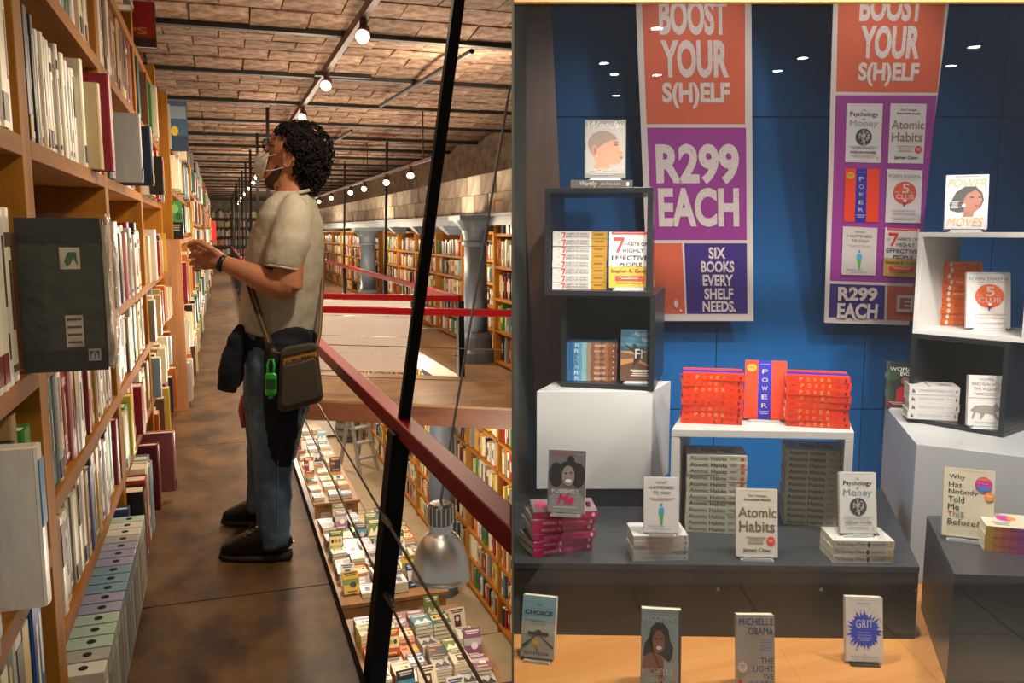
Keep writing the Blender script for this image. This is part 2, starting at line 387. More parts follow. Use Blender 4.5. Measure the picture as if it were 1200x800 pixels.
rail('guard_rail', 'red handrail along the back of the walkway, turning down the gallery', [A2 + Vector((0, 0, .73)), B2 + Vector((0, 0, .73)), Vector((2.12, 34, .73))],
     [(B2 + Vector((0.02, 0.05, 0)), B2 + Vector((0.02, 0.05, 0.70)))] + [(Vector((2.12, y, -0.1)), Vector((2.12, y, .7))) for y in (11.5, 15.5, 20, 26)],
     [[A2 + Vector((0, 0, zz)), B2 + Vector((0, 0, zz))] for zz in (0.45, 0.2)],
     [(Vector((2.12, y, .75)), Vector((2.18, y, 2.52))) for y in (11.5, 15.5, 20, 26)])
# white boards tied to the back rail of the walkway
wbd = tag(empty('white_board'), 'white panels tied behind the red rail of the walkway', 'board')
P0 = A2 + wd * 0.40; P1 = A2 + wd * 1.36
n_ = Vector((-wd.y, wd.x, 0)) * -1
for q, (za, zb) in enumerate(((0.03, 0.19), (0.195, 0.36), (0.365, 0.55), (0.555, 0.70))):
    off = Vector((0, -0.045, 0))
    a, b = P0 + off, P1 + off
    m = MB(); m.bar(a + Vector((0, 0, (za + zb) / 2)), b + Vector((0, 0, (za + zb) / 2)), 0.012, zb - za, WHITEB); m.build('panel', wbd)

# ------------------------------------------------------------------ track lights
tr = tag(empty('lighting_track'), 'dark red track with spotlights under the brick vaults', 'light track')
TRK = mat('track_paint', '#4a1f18', 0.5)
MB().box(0.755, 0.79, 3.9, 35, 2.45, 2.50, TRK).build('track', tr)
for y in (5.4, 8.4, 11.4, 14.4, 18.9):
    MB().box(0.765, 0.78, y - .01, y + .01, 2.5, 2.56, IRON).build('bracket', tr)
MB().box(0.70, 1.1, 6.35, 6.40, 2.44, 2.47, IRON).build('cross_bar', tr)
hs = MB(); hs.tube([(0, 0, 0.10), (0, -0.02, 0.0)], [0.02, 0.02], TRK, 8); hs.tube([(0, 0.03, 0.02), (0, -0.045, -0.03)], [0.03, 0.042], TRK, 14)
hsm = hs.mesh('spot_housing'); gl = MB(); gl.tube([(0, -0.046, -0.031), (0, -0.052, -0.035)], [0.036, 0.036], BULB, 14); glm = gl.mesh('lens')
ly = [4.67, 6.28, 8.07, 9.2, 10.67, 12.2, 13.9, 15.8, 17.6, 19.2, 22, 25.2, 28.5, 31.5, 34.5]
for i, y in enumerate(ly):
    t = tag(empty('spotlight', (0.772, y, 2.385), (0, 0, -0.3)), 'glowing spotlight on the dark red track, %s from the front' % ORD[i + 1], 'spotlight', 'spotlights on the near track')
    place('housing', hsm, t); place('lens', glm, t)
tr2 = tag(empty('lighting_track'), 'thin dark track with small spotlights over the far gallery', 'light track')
MB().box(1.98, 2.01, 8.2, 34, 2.03, 2.06, TRK).build('track', tr2)
for y in (8.6, 12, 16, 22): MB().box(1.99, 2.0, y - .01, y + .01, 2.06, 2.56, IRON).build('bracket', tr2)
for i, y in enumerate((9.2, 10.6, 12.3, 13.6, 16, 18, 21, 25)):
    t = tag(empty('spotlight', (1.995, y, 1.965), (0, 0, -0.3)), 'small glowing spotlight over the far gallery, %s from the front' % ORD[i + 1], 'spotlight', 'spotlights over the far gallery')
    place('housing', hsm, t); place('lens', glm, t)
# conduit pipes on the ceiling
for a, b, lab in ((onz(446, 124, 2.50), onz(553, 60, 2.50), 'long dark conduit pipe running slantwise under the vaults'), (onz(390, 167, 2.5), onz(412, 153, 2.5), 'short dark conduit stub under the vaults above the columns')):
    tag(MB().tube([a, b], 0.018, IRON, 8).build('conduit_pipe'), lab, 'pipe')

# ------------------------------------------------------------------ bookcases along the left wall
def bookcase(lab, front, back, y0, y1, ups, levels, z1, end=None, z0=0):
    t = tag(empty('bookcase', (0, 0, 0)), lab, 'bookcase')
    for y in ups: MB().box(back, front, y - 0.045, y + 0.045, z0, z1, WOODV).build('upright', t, bevel=0.002)
    for (a, b), zs in levels:
        for zz in zs: MB().box(back + 0.012, front, a, b, zz - 0.042, zz, WOOD).build('shelf_board', t, bevel=0.002)
    MB().box(back - 0.005, back + 0.012, y0, y1, z0, z1, BACKW).build('back_panel', t)
    if end: MB().box(*end, PINE).build('end_panel', t, bevel=0.002)
    return t
LV0 = [0.06, 0.27, 0.66, 1.06, 1.545, 1.955, 2.33]; LV = [0.06, 0.43, 0.745, 1.06, 1.545, 1.955, 2.33]
U = [1.10, 2.075, 3.455, 4.98, 6.70]
BC1 = bookcase('wooden bookcase full of books filling the left foreground', SF, -0.69, 1.06, 6.75, U,
         [((U[0] + .045, U[1] - .045), LV0)] + [((a + .045, b - .045), LV) for a, b in zip(U[1:], U[2:])], 2.5)
LVL = [0.05, 0.42, 0.80, 1.285]
BC2 = bookcase('low pine bookcase with a bare end panel jutting past the front one', -0.27, -0.6, 6.84, 10.2, [8.5, 10.15], [((6.86, 8.45), LVL), ((8.55, 10.1), LVL)], 1.285, end=(-0.6, -0.262, 6.80, 6.85, 0, 1.285))
BC3 = bookcase('tall bookcase rising above the low pine bookcase', -0.31, -0.64, 6.84, 10.2, [6.88, 8.5, 10.15], [((6.93, 8.45), [1.33, 1.66, 2.0]), ((8.55, 10.1), [1.33, 1.66, 2.0])], 2.35, z0=1.287)
BC4 = bookcase('third bookcase along the left wall of the corridor', -0.275, -0.6, 10.3, 17, [10.35, 12, 13.7, 15.4, 17], [((10.4, 16.95), [0.05, 0.4, 0.75, 1.1, 1.45, 1.8, 2.1])], 2.3)
BC5 = bookcase('last bookcase along the left wall of the corridor', -0.235, -0.6, 17.1, 33, [17.15, 20, 23, 26, 29, 33], [((17.2, 32.95), [0.05, 0.4, 0.75, 1.1, 1.45, 1.8, 2.1])], 2.3)

# --- one standing book: cover (unit cube scaled), page block, spine label
PAL = {'cream': '#e6d8b8', 'white': '#e4ddd0', 'beige': '#cdb88c', 'tan': '#b8935e', 'navy': '#1e2846', 'black': '#1b1918', 'red': '#a81f26', 'crimson': '#8a1a30', 'green': '#3f8a34', 'dark green': '#1f4634', 'mustard': '#c89a30', 'orange': '#cc6a22', 'light blue': '#86a8bc', 'grey': '#8f8a82', 'brown': '#6a4830', 'pink': '#c98a8c', 'teal': '#2a6670', 'lavender': '#a7a8c2', 'mint': '#b9d0bc', 'blue': '#2a4a86', 'yellow': '#d8c040', 'silver': '#b4b2ac', 'olive': '#5a5c46', 'ivory': '#efe4c6'}
BM = {}
def book_meshes(col):
    if col in BM: return BM[col]
    c = mat('cover_' + col.replace(' ', '_'), PAL[col], 0.35, amount=0.1, scale=(9, 9, 3))
    m = MB(); th = 0.09                                    # two boards and a rounded spine; x -1..0, y 0..1, z 0..1
    m.box(-1, -0.03, 0, th, 0, 1, c); m.box(-1, -0.03, 1 - th, 1, 0, 1, c)
    sp = [(-0.03, 0), (-0.008, 0.12), (0, 0.35), (0, 0.65), (-0.008, 0.88), (-0.03, 1)]; ins = [(-0.035, 0), (-0.04, 0.2), (-0.04, 0.4), (-0.04, 0.6), (-0.04, 0.8), (-0.035, 1)]
    n = 6; vs = [(x, y, zz) for zz in (0, 1) for x, y in sp + ins[::-1]]
    fs = [(i, i + 1, 12 + i + 1, 12 + i) for i in range(11)] + [(11, 0, 12, 23), tuple(range(11, -1, -1)), tuple(range(12, 24))]
    m.add(vs, fs, c); cov = m.mesh('cover')
    BM[col] = cov; return cov
pg = MB(); pg.box(-0.975, -0.04, 0.09, 0.91, 0.015, 0.98, PAGES); PGM = pg.mesh('page_block')
SLM = {}
def spine_label(kind, col):
    k = (kind, col)
    if k in SLM: return SLM[k]
    m = MB(); c = pm(col)
    def bar(y0, y1, z0, z1): m.box(-0.006, 0.004, y0, y1, z0, z1, c)
    if kind == 0: bar(.38, .62, .45, .85); bar(.4, .6, .15, .3)
    elif kind == 1: bar(.1, .9, .78, .86); bar(.35, .65, .3, .7); bar(.1, .9, .06, .10)
    elif kind == 2: bar(.1, .9, .5, .92)
    elif kind == 3: bar(.42, .58, .2, .8); bar(.3, .7, .05, .1)
    elif kind == 4: bar(.08, .92, .04, .2)
    elif kind == 5: bar(.42, .58, .3, .7)
    SLM[k] = m.mesh('spine_print'); return SLM[k]
LIGHTC = {'cream', 'white', 'beige', 'tan', 'light blue', 'lavender', 'mint', 'yellow', 'silver', 'mustard', 'pink', 'ivory'}
def shelf_book(x, y, z, th, h, d, col, label, group, lab=None, lean=0, name='book', cat='book'):
    o = place(name, book_meshes(col), None, (x, y, z), (lean, 0, 0)); o.scale = (d, th, h)
    tag(o, label, cat, group)
    p = place('page_block', PGM, o)
    if lab: place('spine_print', spine_label(*lab), o)
    return o
ROWN = ['lowest', 'second', 'third', 'fourth', 'fifth', 'sixth', 'top']
CNT = {}
BAYN = ['first bay', 'second bay', 'third bay', 'fourth bay']
rs = random.Random(11)
MIX = ['cream', 'white', 'white', 'cream', 'beige', 'red', 'navy', 'black', 'grey', 'brown', 'mustard', 'teal', 'crimson', 'silver', 'ivory', 'light blue', 'orange', 'green']
def run(bay, row, y0, y1, z, cols, th, h, d=(0.16, 0.2), out=(-0.012, 0.004), step=1.0, hd=0.02):
    y = y0; i = 0
    while True:
        c = cols[i % len(cols)] if isinstance(cols, list) else rs.choice(cols)
        t = th * rs.uniform(0.75, 1.3)
        if y + t > y1: break
        hh = h + rs.uniform(-hd, hd); dd = rs.uniform(*d)
        i += 1; k = CNT[(bay, row)] = CNT.get((bay, row), 0) + 1
        lv = (LV0 if bay == 0 else LV) + [2.7]; hh = min(hh, lv[row + 1] - z - 0.05) if abs(lv[row] - z) < .01 else hh
        lc = ('#5a4a3a', '#7a2020', '#22304e')[rs.randrange(3)] if c in LIGHTC else ('#d8c9a0', '#e8e2d4', '#c8a850')[rs.randrange(3)]
        shelf_book(SF - 0.008 + rs.uniform(*out), y, z + 0.0005, t, hh, dd, c, '%s book, %s from near end, %s shelf up, %s, front bookcase' % (c, ORD[min(k, 40)], ROWN[row], BAYN[bay]), 'books on the front bookcase', (rs.randrange(6), lc))
        y += t + 0.002
    return y
MIXT = tuple(MIX)
LT = ('cream', 'white', 'ivory', 'cream', 'beige')
# bay at the left edge of the picture
run(0, 4, 1.60, 2.03, 1.545, ['cream', 'ivory', 'ivory', 'cream', 'ivory'], 0.065, 0.33, out=(.0, .012))
run(0, 4, 1.42, 1.59, 1.545, ['mustard', 'yellow', 'white'], 0.05, 0.15, out=(-.05, -.03))
run(0, 3, 1.45, 1.93, 1.06, ['ivory', 'white', 'ivory', 'white', 'ivory', 'white'], 0.05, 0.335, d=(0.2, 0.22), hd=0.006, out=(0.004, 0.01))
run(0, 2, 1.42, 1.69, 0.66, ['cream', 'brown', 'light blue', 'white'], 0.06, 0.29, out=(0.0, 0.03))
shelf_book(SF + 0.05, 1.7, 0.6605, 0.05, 0.30, 0.22, 'white', 'white book with a blue band, jutting out of the lower left shelf', 'books on the front bookcase', (2, '#4f88b4'))
run(0, 2, 1.77, 2.02, 0.66, ['black', 'dark green', 'tan', 'green'], 0.055, 0.31, out=(-0.03, 0.0), hd=0.03)
run(0, 1, 1.45, 2.02, 0.27, ['cream', 'red', 'navy', 'navy', 'black', 'white', 'blue', 'blue', 'blue', 'blue'], 0.055, 0.33, out=(-.01, 0.0), hd=0.012)
# second bay
y = run(1, 5, 2.13, 3.02, 1.955, ['green', 'cream', 'grey', 'olive', 'grey', 'dark green', 'olive', 'dark green', 'grey', 'white', 'red', 'white'], 0.034, 0.33)
run(1, 5, y, 3.40, 1.955, ['silver', 'tan', 'cream', 'beige', 'cream', 'beige', 'cream', 'cream', 'ivory', 'beige'], 0.05, 0.345, hd=0.008)
y = run(1, 4, 2.13, 2.32, 1.545, ['navy', 'navy', 'navy', 'navy', 'black'], 0.033, 0.30, hd=0.008)
y = run(1, 4, y, 2.98, 1.545, ['white', 'white', 'ivory', 'white'], 0.036, 0.275, d=(0.17, 0.19), hd=0.014)
y = run(1, 4, y, 3.12, 1.545, ['ivory', 'white'], 0.05, 0.31, out=(0.0, 0.01))
shelf_book(SF + 0.035, y, 1.5455, 0.06, 0.27, 0.2, 'beige', 'thick beige book with a long framed title standing before the red one', 'books on the front bookcase', (5, '#4a4036'))
y += 0.065
shelf_book(SF + 0.06, y, 1.5455, 0.075, 0.31, 0.25, 'crimson', 'tall crimson book jutting out of the fifth shelf', 'books on the front bookcase', (0, '#d8c8a8')); y += 0.08
run(1, 4, y, 3.41, 1.545, ['white', 'silver', 'cream'], 0.05, 0.25)
run(1, 3, 2.13, 3.40, 1.06, ['cream', 'pink', 'white', 'mint', 'black', 'crimson', 'light blue', 'silver', 'white', 'black', 'grey', 'tan', 'lavender', 'blue', 'navy', 'navy'], 0.05, 0.285, hd=0.012)
run(1, 2, 2.13, 3.40, 0.745, ['black', 'teal', 'silver', 'white', 'cream', 'red', 'pink', 'grey', 'white', 'dark green', 'white', 'crimson', 'white', 'mustard', 'tan', 'cream', 'white', 'grey', 'beige', 'silver', 'grey'], 0.052, 0.265, hd=0.012)
run(1, 1, 2.13, 3.40, 0.43, ['crimson', 'cream', 'beige', 'black', 'cream', 'cream', 'cream', 'tan', 'blue', 'olive', 'mustard', 'light blue', 'white', 'white', 'navy', 'yellow', 'green', 'mint', 'silver'], 0.058, 0.255, out=(-0.01, 0.012), hd=0.02)
# grey-blue archive boxes on the floor shelf: a finger hole on the top of each
HOLE = pm('#1a1a1c')
y = 2.13; i = 0
for c in ['white', 'silver', 'mint', 'mint', 'mint', 'lavender', 'lavender', 'light blue', 'light blue', 'light blue', 'lavender', 'lavender', 'lavender', 'silver', 'white', 'white', 'mint']:
    t = 0.068; i += 1
    o = tag(empty('file_box', (SF + 0.075, y, 0.0605)), '%s file box with black finger hole, %s from near end of floor row' % (c.replace('silver', 'grey'), ORD[i]), 'file box', 'file boxes on the floor shelf')
    bm_ = MB(); bm_.box(-0.19, 0, 0.002, t - 0.002, 0, 0.245, mat('cover_' + c.replace(' ', '_'), PAL[c], 0.35, amount=0.1, scale=(9, 9, 3))); bm_.build('case', o, bevel=0.002)
    MB().lathe([(0.011, 0), (0.011, 0.0012)], (-0.05, t / 2, 0.2452), HOLE, 12).build('finger_hole', o)
    MB().box(0.0, 0.001, 0.012, t - 0.012, 0.02, 0.2, pm(['#b7ab90', '#c9c2b0', '#9a9484'][i % 3])).build('paper_edge', o)
    y += t + 0.003
run(1, 0, y + 0.02, 3.41, 0.06, ['blue', 'crimson', 'brown'], 0.06, 0.27, out=(0.02, 0.05))
# third bay
B2 = (3.51, 4.93)
run(2, 5, *B2, 1.955, ('cream', 'beige', 'brown', 'white', 'crimson', 'tan'), 0.095, 0.33)
run(2, 4, 3.51, 3.8, 1.545, ['navy', 'silver', 'navy'], 0.08, 0.30, out=(0.0, 0.05))
shelf_book(SF + 0.095, 3.84, 1.5455, 0.06, 0.275, 0.21, 'silver', 'pale grey book with a blue printed patch turned toward the corridor', 'books on the front bookcase', (4, '#4a6a90'))
shelf_book(SF + 0.12, 4.08, 1.5455, 0.07, 0.25, 0.21, 'navy', 'navy book with pale yellow letters jutting beside the pale grey one', 'books on the front bookcase', (4, '#d6cf6a'))
run(2, 6, 3.51, 4.4, 2.33, ['brown', 'beige', 'grey', 'tan'], 0.12, 0.2, out=(0.03, 0.08))
run(2, 4, 4.2, 4.93, 1.545, ('white', 'grey', 'cream', 'red'), 0.1, 0.26)
run(2, 3, *B2, 1.06, ['grey', 'navy', 'navy', 'red', 'pink', 'white', 'silver', 'crimson', 'white', 'black', 'cream', 'navy', 'beige', 'cream'], 0.1, 0.30, out=(-.01, 0.02), hd=0.03)
run(2, 2, *B2, 0.745, ['cream', 'red', 'white', 'cream', 'brown', 'grey', 'silver', 'black', 'teal', 'white', 'cream', 'tan'], 0.1, 0.25, hd=0.02)
run(2, 1, *B2, 0.43, ['cream', 'green', 'yellow', 'mustard', 'red', 'orange', 'crimson', 'white', 'cream', 'beige', 'brown', 'tan'], 0.1, 0.24, hd=0.03, out=(-.01, .03))
run(2, 0, 3.51, 4.12, 0.06, ['black', 'red', 'cream', 'light blue', 'light blue', 'red', 'white', 'navy', 'crimson', 'cream'], 0.11, 0.30, out=(0.04, 0.10), hd=0.03)
shelf_book(SF + 0.11, 5.05, 1.5455, 0.09, 0.2, 0.17, 'black', 'black book with a red upper half facing out near the brick ceiling', 'books on the front bookcase', (2, '#b32218'))
shelf_book(SF + 0.075, 4.16, 0.0605, 0.07, 0.31, 0.24, 'crimson', 'large crimson book jutting into the corridor near the floor', 'books on the front bookcase', (3, '#caa'.replace('#caa', '#ccaaaa')))
shelf_book(SF + 0.13, 4.45, 0.0605, 0.06, 0.30, 0.3, 'pink', 'wide pale book jutting farthest into the corridor', 'books on the front bookcase', (4, '#3a3030'))
# everything farther along the wall is too small to lift out one by one
def fill(m, x, y0, y1, z, h, th, cols, r, d=0.2, out=(-.015, .015), dirx=-1, gap=0.0):
    y = y0
    while y < y1 - th * 0.6:
        t = th * r.uniform(0.6, 1.4); hh = h * r.uniform(0.74, 1.0); xx = x + r.uniform(*out); dd = d * r.uniform(.7, 1)
        if r.random() < gap: y += t * 3; continue
        c = mat('cover_' + cols[r.randrange(len(cols))].replace(' ', '_'), '#888888')
        y1_ = min(y + t, y1)
        if dirx < 0:
            m.box(xx - dd, xx - 0.004, y, y1_, z, z + hh, c); m.box(xx - dd + .004, xx - .008, y + t * .15, y1_ - t * .15, z + hh, z + hh + 0.001, PAGES)
        else:
            m.box(xx + 0.004, xx + dd, y, y1_, z, z + hh, c); m.box(xx + .008, xx + dd - .004, y + t * .15, y1_ - t * .15, z + hh, z + hh + 0.001, PAGES)
            if r.random() < 0.6: m.box(xx + 0.0025, xx + 0.0041, y + t * .2, y1_ - t * .2, z + hh * .3, z + hh * .7, pm('#d9cba8' if r.random() < .5 else '#4a3a30'))
        y = y1_ + 0.003
for c in PAL: mat('cover_' + c.replace(' ', '_'), PAL[c], 0.35, amount=0.1, scale=(9, 9, 3))
FAR = ['cream', 'white', 'ivory', 'white', 'cream', 'beige', 'red', 'navy', 'black', 'grey', 'brown', 'mustard', 'crimson', 'silver', 'light blue', 'orange', 'tan', 'green', 'yellow', 'teal']
r = random.Random(21); m = MB()
for zz, h in zip(LV[:6], (.3, .24, .25, .3, .3, .33)): fill(m, SF, 5.04, 6.65, zz, h, 0.1, FAR, r, out=(-.02, .05))
m.build('shelved_books', BC1)['kind'] = 'stuff'
m = MB()
for zz, h in zip(LVL[:3], (.3, .3, .36)):
    fill(m, -0.27, 6.88, 8.45, zz, h, 0.11, FAR, r, out=(-.03, .05)); fill(m, -0.27, 8.56, 10.1, zz, h, 0.11, FAR, r, out=(-.03, .05))
m.build('shelved_books', BC2)['kind'] = 'stuff'; m = MB()
for zz, h in zip((1.33, 1.66, 2.0), (.27, .28, .3)):
    fill(m, -0.31, 6.94, 8.45, zz, h, 0.12, FAR, r, out=(-.03, .07)); fill(m, -0.31, 8.56, 10.1, zz, h, 0.12, FAR, r, out=(-.03, .07))
m.build('shelved_books', BC3)['kind'] = 'stuff'; m = MB()
for zz in (0.05, 0.4, 0.75, 1.1, 1.45, 1.8, 2.1): fill(m, -0.275, 10.4, 16.9, zz, .29 if zz < 2 else .2, 0.14, FAR, r, out=(-.03, .06))
m.build('shelved_books', BC4)['kind'] = 'stuff'; m = MB()
for zz in (0.05, 0.4, 0.75, 1.1, 1.45, 1.8, 2.1): fill(m, -0.235, 17.2, 32.9, zz, .29 if zz < 2 else .2, 0.22, FAR, r, out=(-.03, .05))
m.build('shelved_books', BC5)['kind'] = 'stuff'
# books standing face out on the jutting unit's top shelf
def face_book(name, lab, loc, w_, h, t, col, art=None, rot=0, cat='book', group=None):
    o = tag(empty(name, loc, rot), lab, cat, group)
    c = mat('cover_' + col.replace(' ', '_'), PAL.get(col, '#888888'), 0.35)
    m = MB(); m.box(-w_ / 2, w_ / 2, 0, 0.003, 0, h, c); m.box(-w_ / 2, w_ / 2, t - 0.003, t, 0, h, c); m.box(-w_ / 2, -w_ / 2 + 0.003, 0.003, t - 0.003, 0, h, c); m.build('cover', o)
    MB().box(-w_ / 2 + 0.003, w_ / 2 - 0.004, 0.003, t - 0.003, 0.003, h - 0.004, PAGES).build('page_block', o)
    if art:
        a = Art(lambda u, v, l: (-w_ / 2 + w_ * u, -l, h * (1 - v))); art(a); a.build('cover_print', o)
    return o
def art_ps(a): a.rect(0.05, 0.02, 0.95, 0.8, '#a8241c').text('PS', 0.1, 0.62, 0.75, 0.76, '#d88a5a', 0.03).rect(0, 0.84, 1, 1, '#3a2a22')
face_book('book', 'red book with two pale orange letters facing out near the ceiling', (-0.355, 5.15, 2.3305), 0.17, 0.27, 0.04, 'brown', art_ps)
def art_grn(a): a.rect(0, 0, 1, 0.55, '#3f8a44').ell(.4, .2, .3, .12, '#7ab56a').ell(.7, .4, .25, .1, '#2a5c34').lines(.15, .62, .8, .8, 3, '#a8a8a0')
face_book('book', 'black book with a leafy green cover top standing on the pine unit', (-0.285, 6.85, 1.286), 0.085, 0.28, 0.03, 'black', art_grn)
def art_blue(a): a.rect(0, 0, 1, 1, '#3f5f80').rect(0.02, 0.1, 0.95, 0.35, '#8a9aa8').ell(.3, .6, .2, .1, '#d8b840').rect(0, .7, 1, 1, '#2a4058')
face_book('book', 'blue grey picture book facing out high above the pine unit', (-0.245, 6.95, 1.94), 0.13, 0.36, 0.04, 'navy', art_blue)
face_book('book', 'pale book facing out beside the blue grey picture book', (-0.34, 6.9, 1.95), 0.09, 0.32, 0.04, 'silver', lambda a: a.rect(.1, .6, .9, .9, '#c0a860').ell(.5, .75, .3, .1, '#a83a2a'))

# the wrapped dark book in the foreground: shrink film over it, stickers on its back
wb = face_book('wrapped_book', 'large dark green book in clear shrink wrap with stickers, jutting from the shelf', (-0.307, 1.95, 1.0605), 0.157, 0.315, 0.045, 'olive')
a = Art(lambda u, v, l: (-0.0785 + 0.157 * u, -l, 0.315 * (1 - v)))
a.rect(0, 0, 1, 1, '#23281f').rect(0.02, 0.17, 0.98, 0.86, '#3b4034').rect(0.02, 0.19, 0.3, 0.84, '#33382c')
a.rect(0.5, 0.19, 0.74, 0.33, '#cfc4b0').poly([(.55, .28), (.6, .22), (.7, .22), (.71, .31), (.66, .26), (.62, .3), (.58, .31)], '#3f6a3c')
a.rect(0.52, 0.63, 0.73, 0.84, '#c9b7a2')
for q in range(4): a.rect(0.54, 0.65 + 0.05 * q, 0.71, 0.665 + 0.05 * q, '#5a4a40'); a.k -= 1
a.rect(0.77, 0.855, 0.92, 0.935, '#b9b4a6').rect(.79, .87, .9, .92, '#3a3a34').ell(.82, .905, .02, .02, '#b9b4a6').ell(.87, .905, .02, .02, '#b9b4a6').poly([(.8, .89), (.845, .87), (.89, .89)], '#b9b4a6')
a.build('cover_print', wb)
fm = bpy.data.materials.new('shrink_film'); fm.use_nodes = True; MATS['shrink_film'] = fm
nt = fm.node_tree; pb = nt.nodes['Principled BSDF']; pb.inputs['Base Color'].default_value = (1, 1, 1, 1); pb.inputs['Roughness'].default_value = 0.12
tp = nt.nodes.new('ShaderNodeBsdfTransparent'); mx = nt.nodes.new('ShaderNodeMixShader'); lw = nt.nodes.new('ShaderNodeLayerWeight'); lw.inputs[0].default_value = 0.12
tc = nt.nodes.new('ShaderNodeTexCoord'); nz = nt.nodes.new('ShaderNodeTexNoise'); nz.inputs['Scale'].default_value = 22; nz.inputs['Detail'].default_value = 5
bp = nt.nodes.new('ShaderNodeBump'); bp.inputs['Strength'].default_value = 0.9; bp.inputs['Distance'].default_value = 0.02
mth = nt.nodes.new('ShaderNodeMath'); mth.operation = 'ADD'; mth.inputs[1].default_value = 0.02
nt.links.new(tc.outputs['Object'], nz.inputs[0]); nt.links.new(nz.outputs['Fac'], bp.inputs['Height']); nt.links.new(bp.outputs[0], pb.inputs['Normal']); nt.links.new(bp.outputs[0], lw.inputs['Normal'])
nt.links.new(lw.outputs['Fresnel'], mth.inputs[0]); nt.links.new(mth.outputs[0], mx.inputs[0]); nt.links.new(tp.outputs[0], mx.inputs[1]); nt.links.new(pb.outputs[0], mx.inputs[2])
nt.links.new(mx.outputs[0], nt.nodes['Material Output'].inputs[0])
m = MB(); r = random.Random(2)
nx, nz_ = 10, 14
def grid(fn):
    vs = [fn(i / nx, j / nz_) for j in range(nz_ + 1) for i in range(nx + 1)]
    m.add(vs, [(j * (nx + 1) + i, j * (nx + 1) + i + 1, (j + 1) * (nx + 1) + i + 1, (j + 1) * (nx + 1) + i) for j in range(nz_) for i in range(nx)], fm)
grid(lambda u, v: (-0.085 + 0.17 * u, -0.009 - 0.004 * r.random(), -0.001 + 0.325 * v))
grid(lambda u, v: (0.084 + 0.016 * math.sin(v * 9) * u * (1 - u) * 2 + 0.018 * u * math.sin(math.pi * v) ** 2 + 0.005 * r.random(), -0.008 + 0.10 * u, -0.001 + 0.325 * v))
m.build('shrink_wrap', wb, smooth=True)
m = MB(); m.box(0.0795, 0.088, 0.002, 0.05, 0.01, 0.3, mat('film_edge', '#b5a78e', 0.4, amount=0.2, scale=(30, 30, 30), bump=0.3)); m.build('wrap_flap', wb)

# ------------------------------------------------------------------ bookcases of the far gallery, the lower hall and the far end
def far_case(lab, x, y0, y1, z0, levels, z1, bays, th, h, seed, gap=0.0, depth=0.5, names='bookcase'):
    t = tag(empty(names, (x, y0, z0)), lab, 'bookcase')
    n = bays; st = (y1 - y0) / n
    for i in range(n + 1): MB().box(0, depth, i * st - 0.02, i * st + 0.02, 0, z1 - z0, WOODV).build('upright', t)
    for zz in levels + [z1 - z0]: MB().box(0, depth - .02, 0.02, y1 - y0 - 0.02, zz - 0.03, zz, WOOD).build('shelf_board', t)
    MB().box(depth - 0.02, depth, 0, y1 - y0, 0, z1 - z0, mat('case_back', '#8a6a48', 0.8)).build('back_panel', t)
    r = random.Random(seed); m = MB()
    for zz in levels:
        for i in range(n): fill(m, 0.03, i * st + .022, (i + 1) * st - .022, zz, h, th, FAR, r, dirx=1, gap=gap, out=(-.01, .03))
    o = m.build('shelved_books', t); o['kind'] = 'stuff'
    return t
UL = [0.05, 0.29, 0.54, 0.79, 1.04]
far_case('bookcase full of books on the gallery before the nearest grey column', 2.62, 6.9, 8.2, 0, [0.05, 0.36, 0.68, 1.0, 1.32], 1.66, 2, 0.035, 0.27, 31)
far_case('bookcase full of books on the gallery between the two grey columns', 2.78, 8.75, 15.2, 0, UL, 1.34, 5, 0.05, 0.2, 32, 0.02)
far_case('bookcase full of books on the gallery beyond the farther grey column', 2.78, 15.7, 26, 0, UL, 1.34, 6, 0.08, 0.2, 33)
far_case('bookcase full of books at the far end of the gallery', 2.78, 26.2, 36, 0, UL, 1.34, 5, 0.12, 0.2, 34)
DL = [0.1, 0.44, 0.78, 1.12, 1.46, 1.8, 2.14, 2.48]
far_case('tall bookcase in the lower hall right of the aluminium lamp', 2.72, 7.2, 10.9, -3, DL, -0.2, 3, 0.05, 0.27, 35)
far_case('tall bookcase in the lower hall behind the thick grey column', 2.72, 11.1, 18, -3, DL, -0.2, 5, 0.07, 0.27, 36)
t = tag(empty('bookcase', (-0.25, 36.0, 0)), 'wide bookcase filling the far end wall of the corridor', 'bookcase')
for x in (0, .75, 1.5, 2.25, 3.0): MB().box(x - .03, x + .03, 0, .35, 0, 2.0, BACKW).build('upright', t)
m = MB(); r = random.Random(40)
for q in range(6):
    MB().box(0, 3.0, 0, .35, q * .36, q * .36 + .05, BACKW).build('shelf_board', t)
    x = 0.05
    while x < 2.95:
        wd_ = r.uniform(.04, .09); m.box(x, x + wd_, r.uniform(.0, .04), .3, q * .36 + .05, q * .36 + .05 + r.uniform(.18, .28), mat('cover_' + r.choice(FAR).replace(' ', '_'), '#888888')); x += wd_ + .006
MB().box(0, 3, .33, .35, 0, 2.0, BACKW).build('back_panel', t)
o = m.build('shelved_books', t); o['kind'] = 'stuff'
tag(MB().box(-0.21, -0.05, 33.1, 33.3, 0.9, 1.7, pm('#c8281e')).build('red_cabinet'), 'small red cabinet on the far end wall of the corridor', 'cabinet')
tag(MB().box(-0.45, -0.21, 33.05, 33.5, 0, 2.3, pm('#efe6d2')).build('white_pillar'), 'white pillar at the far end of the corridor', 'pillar')

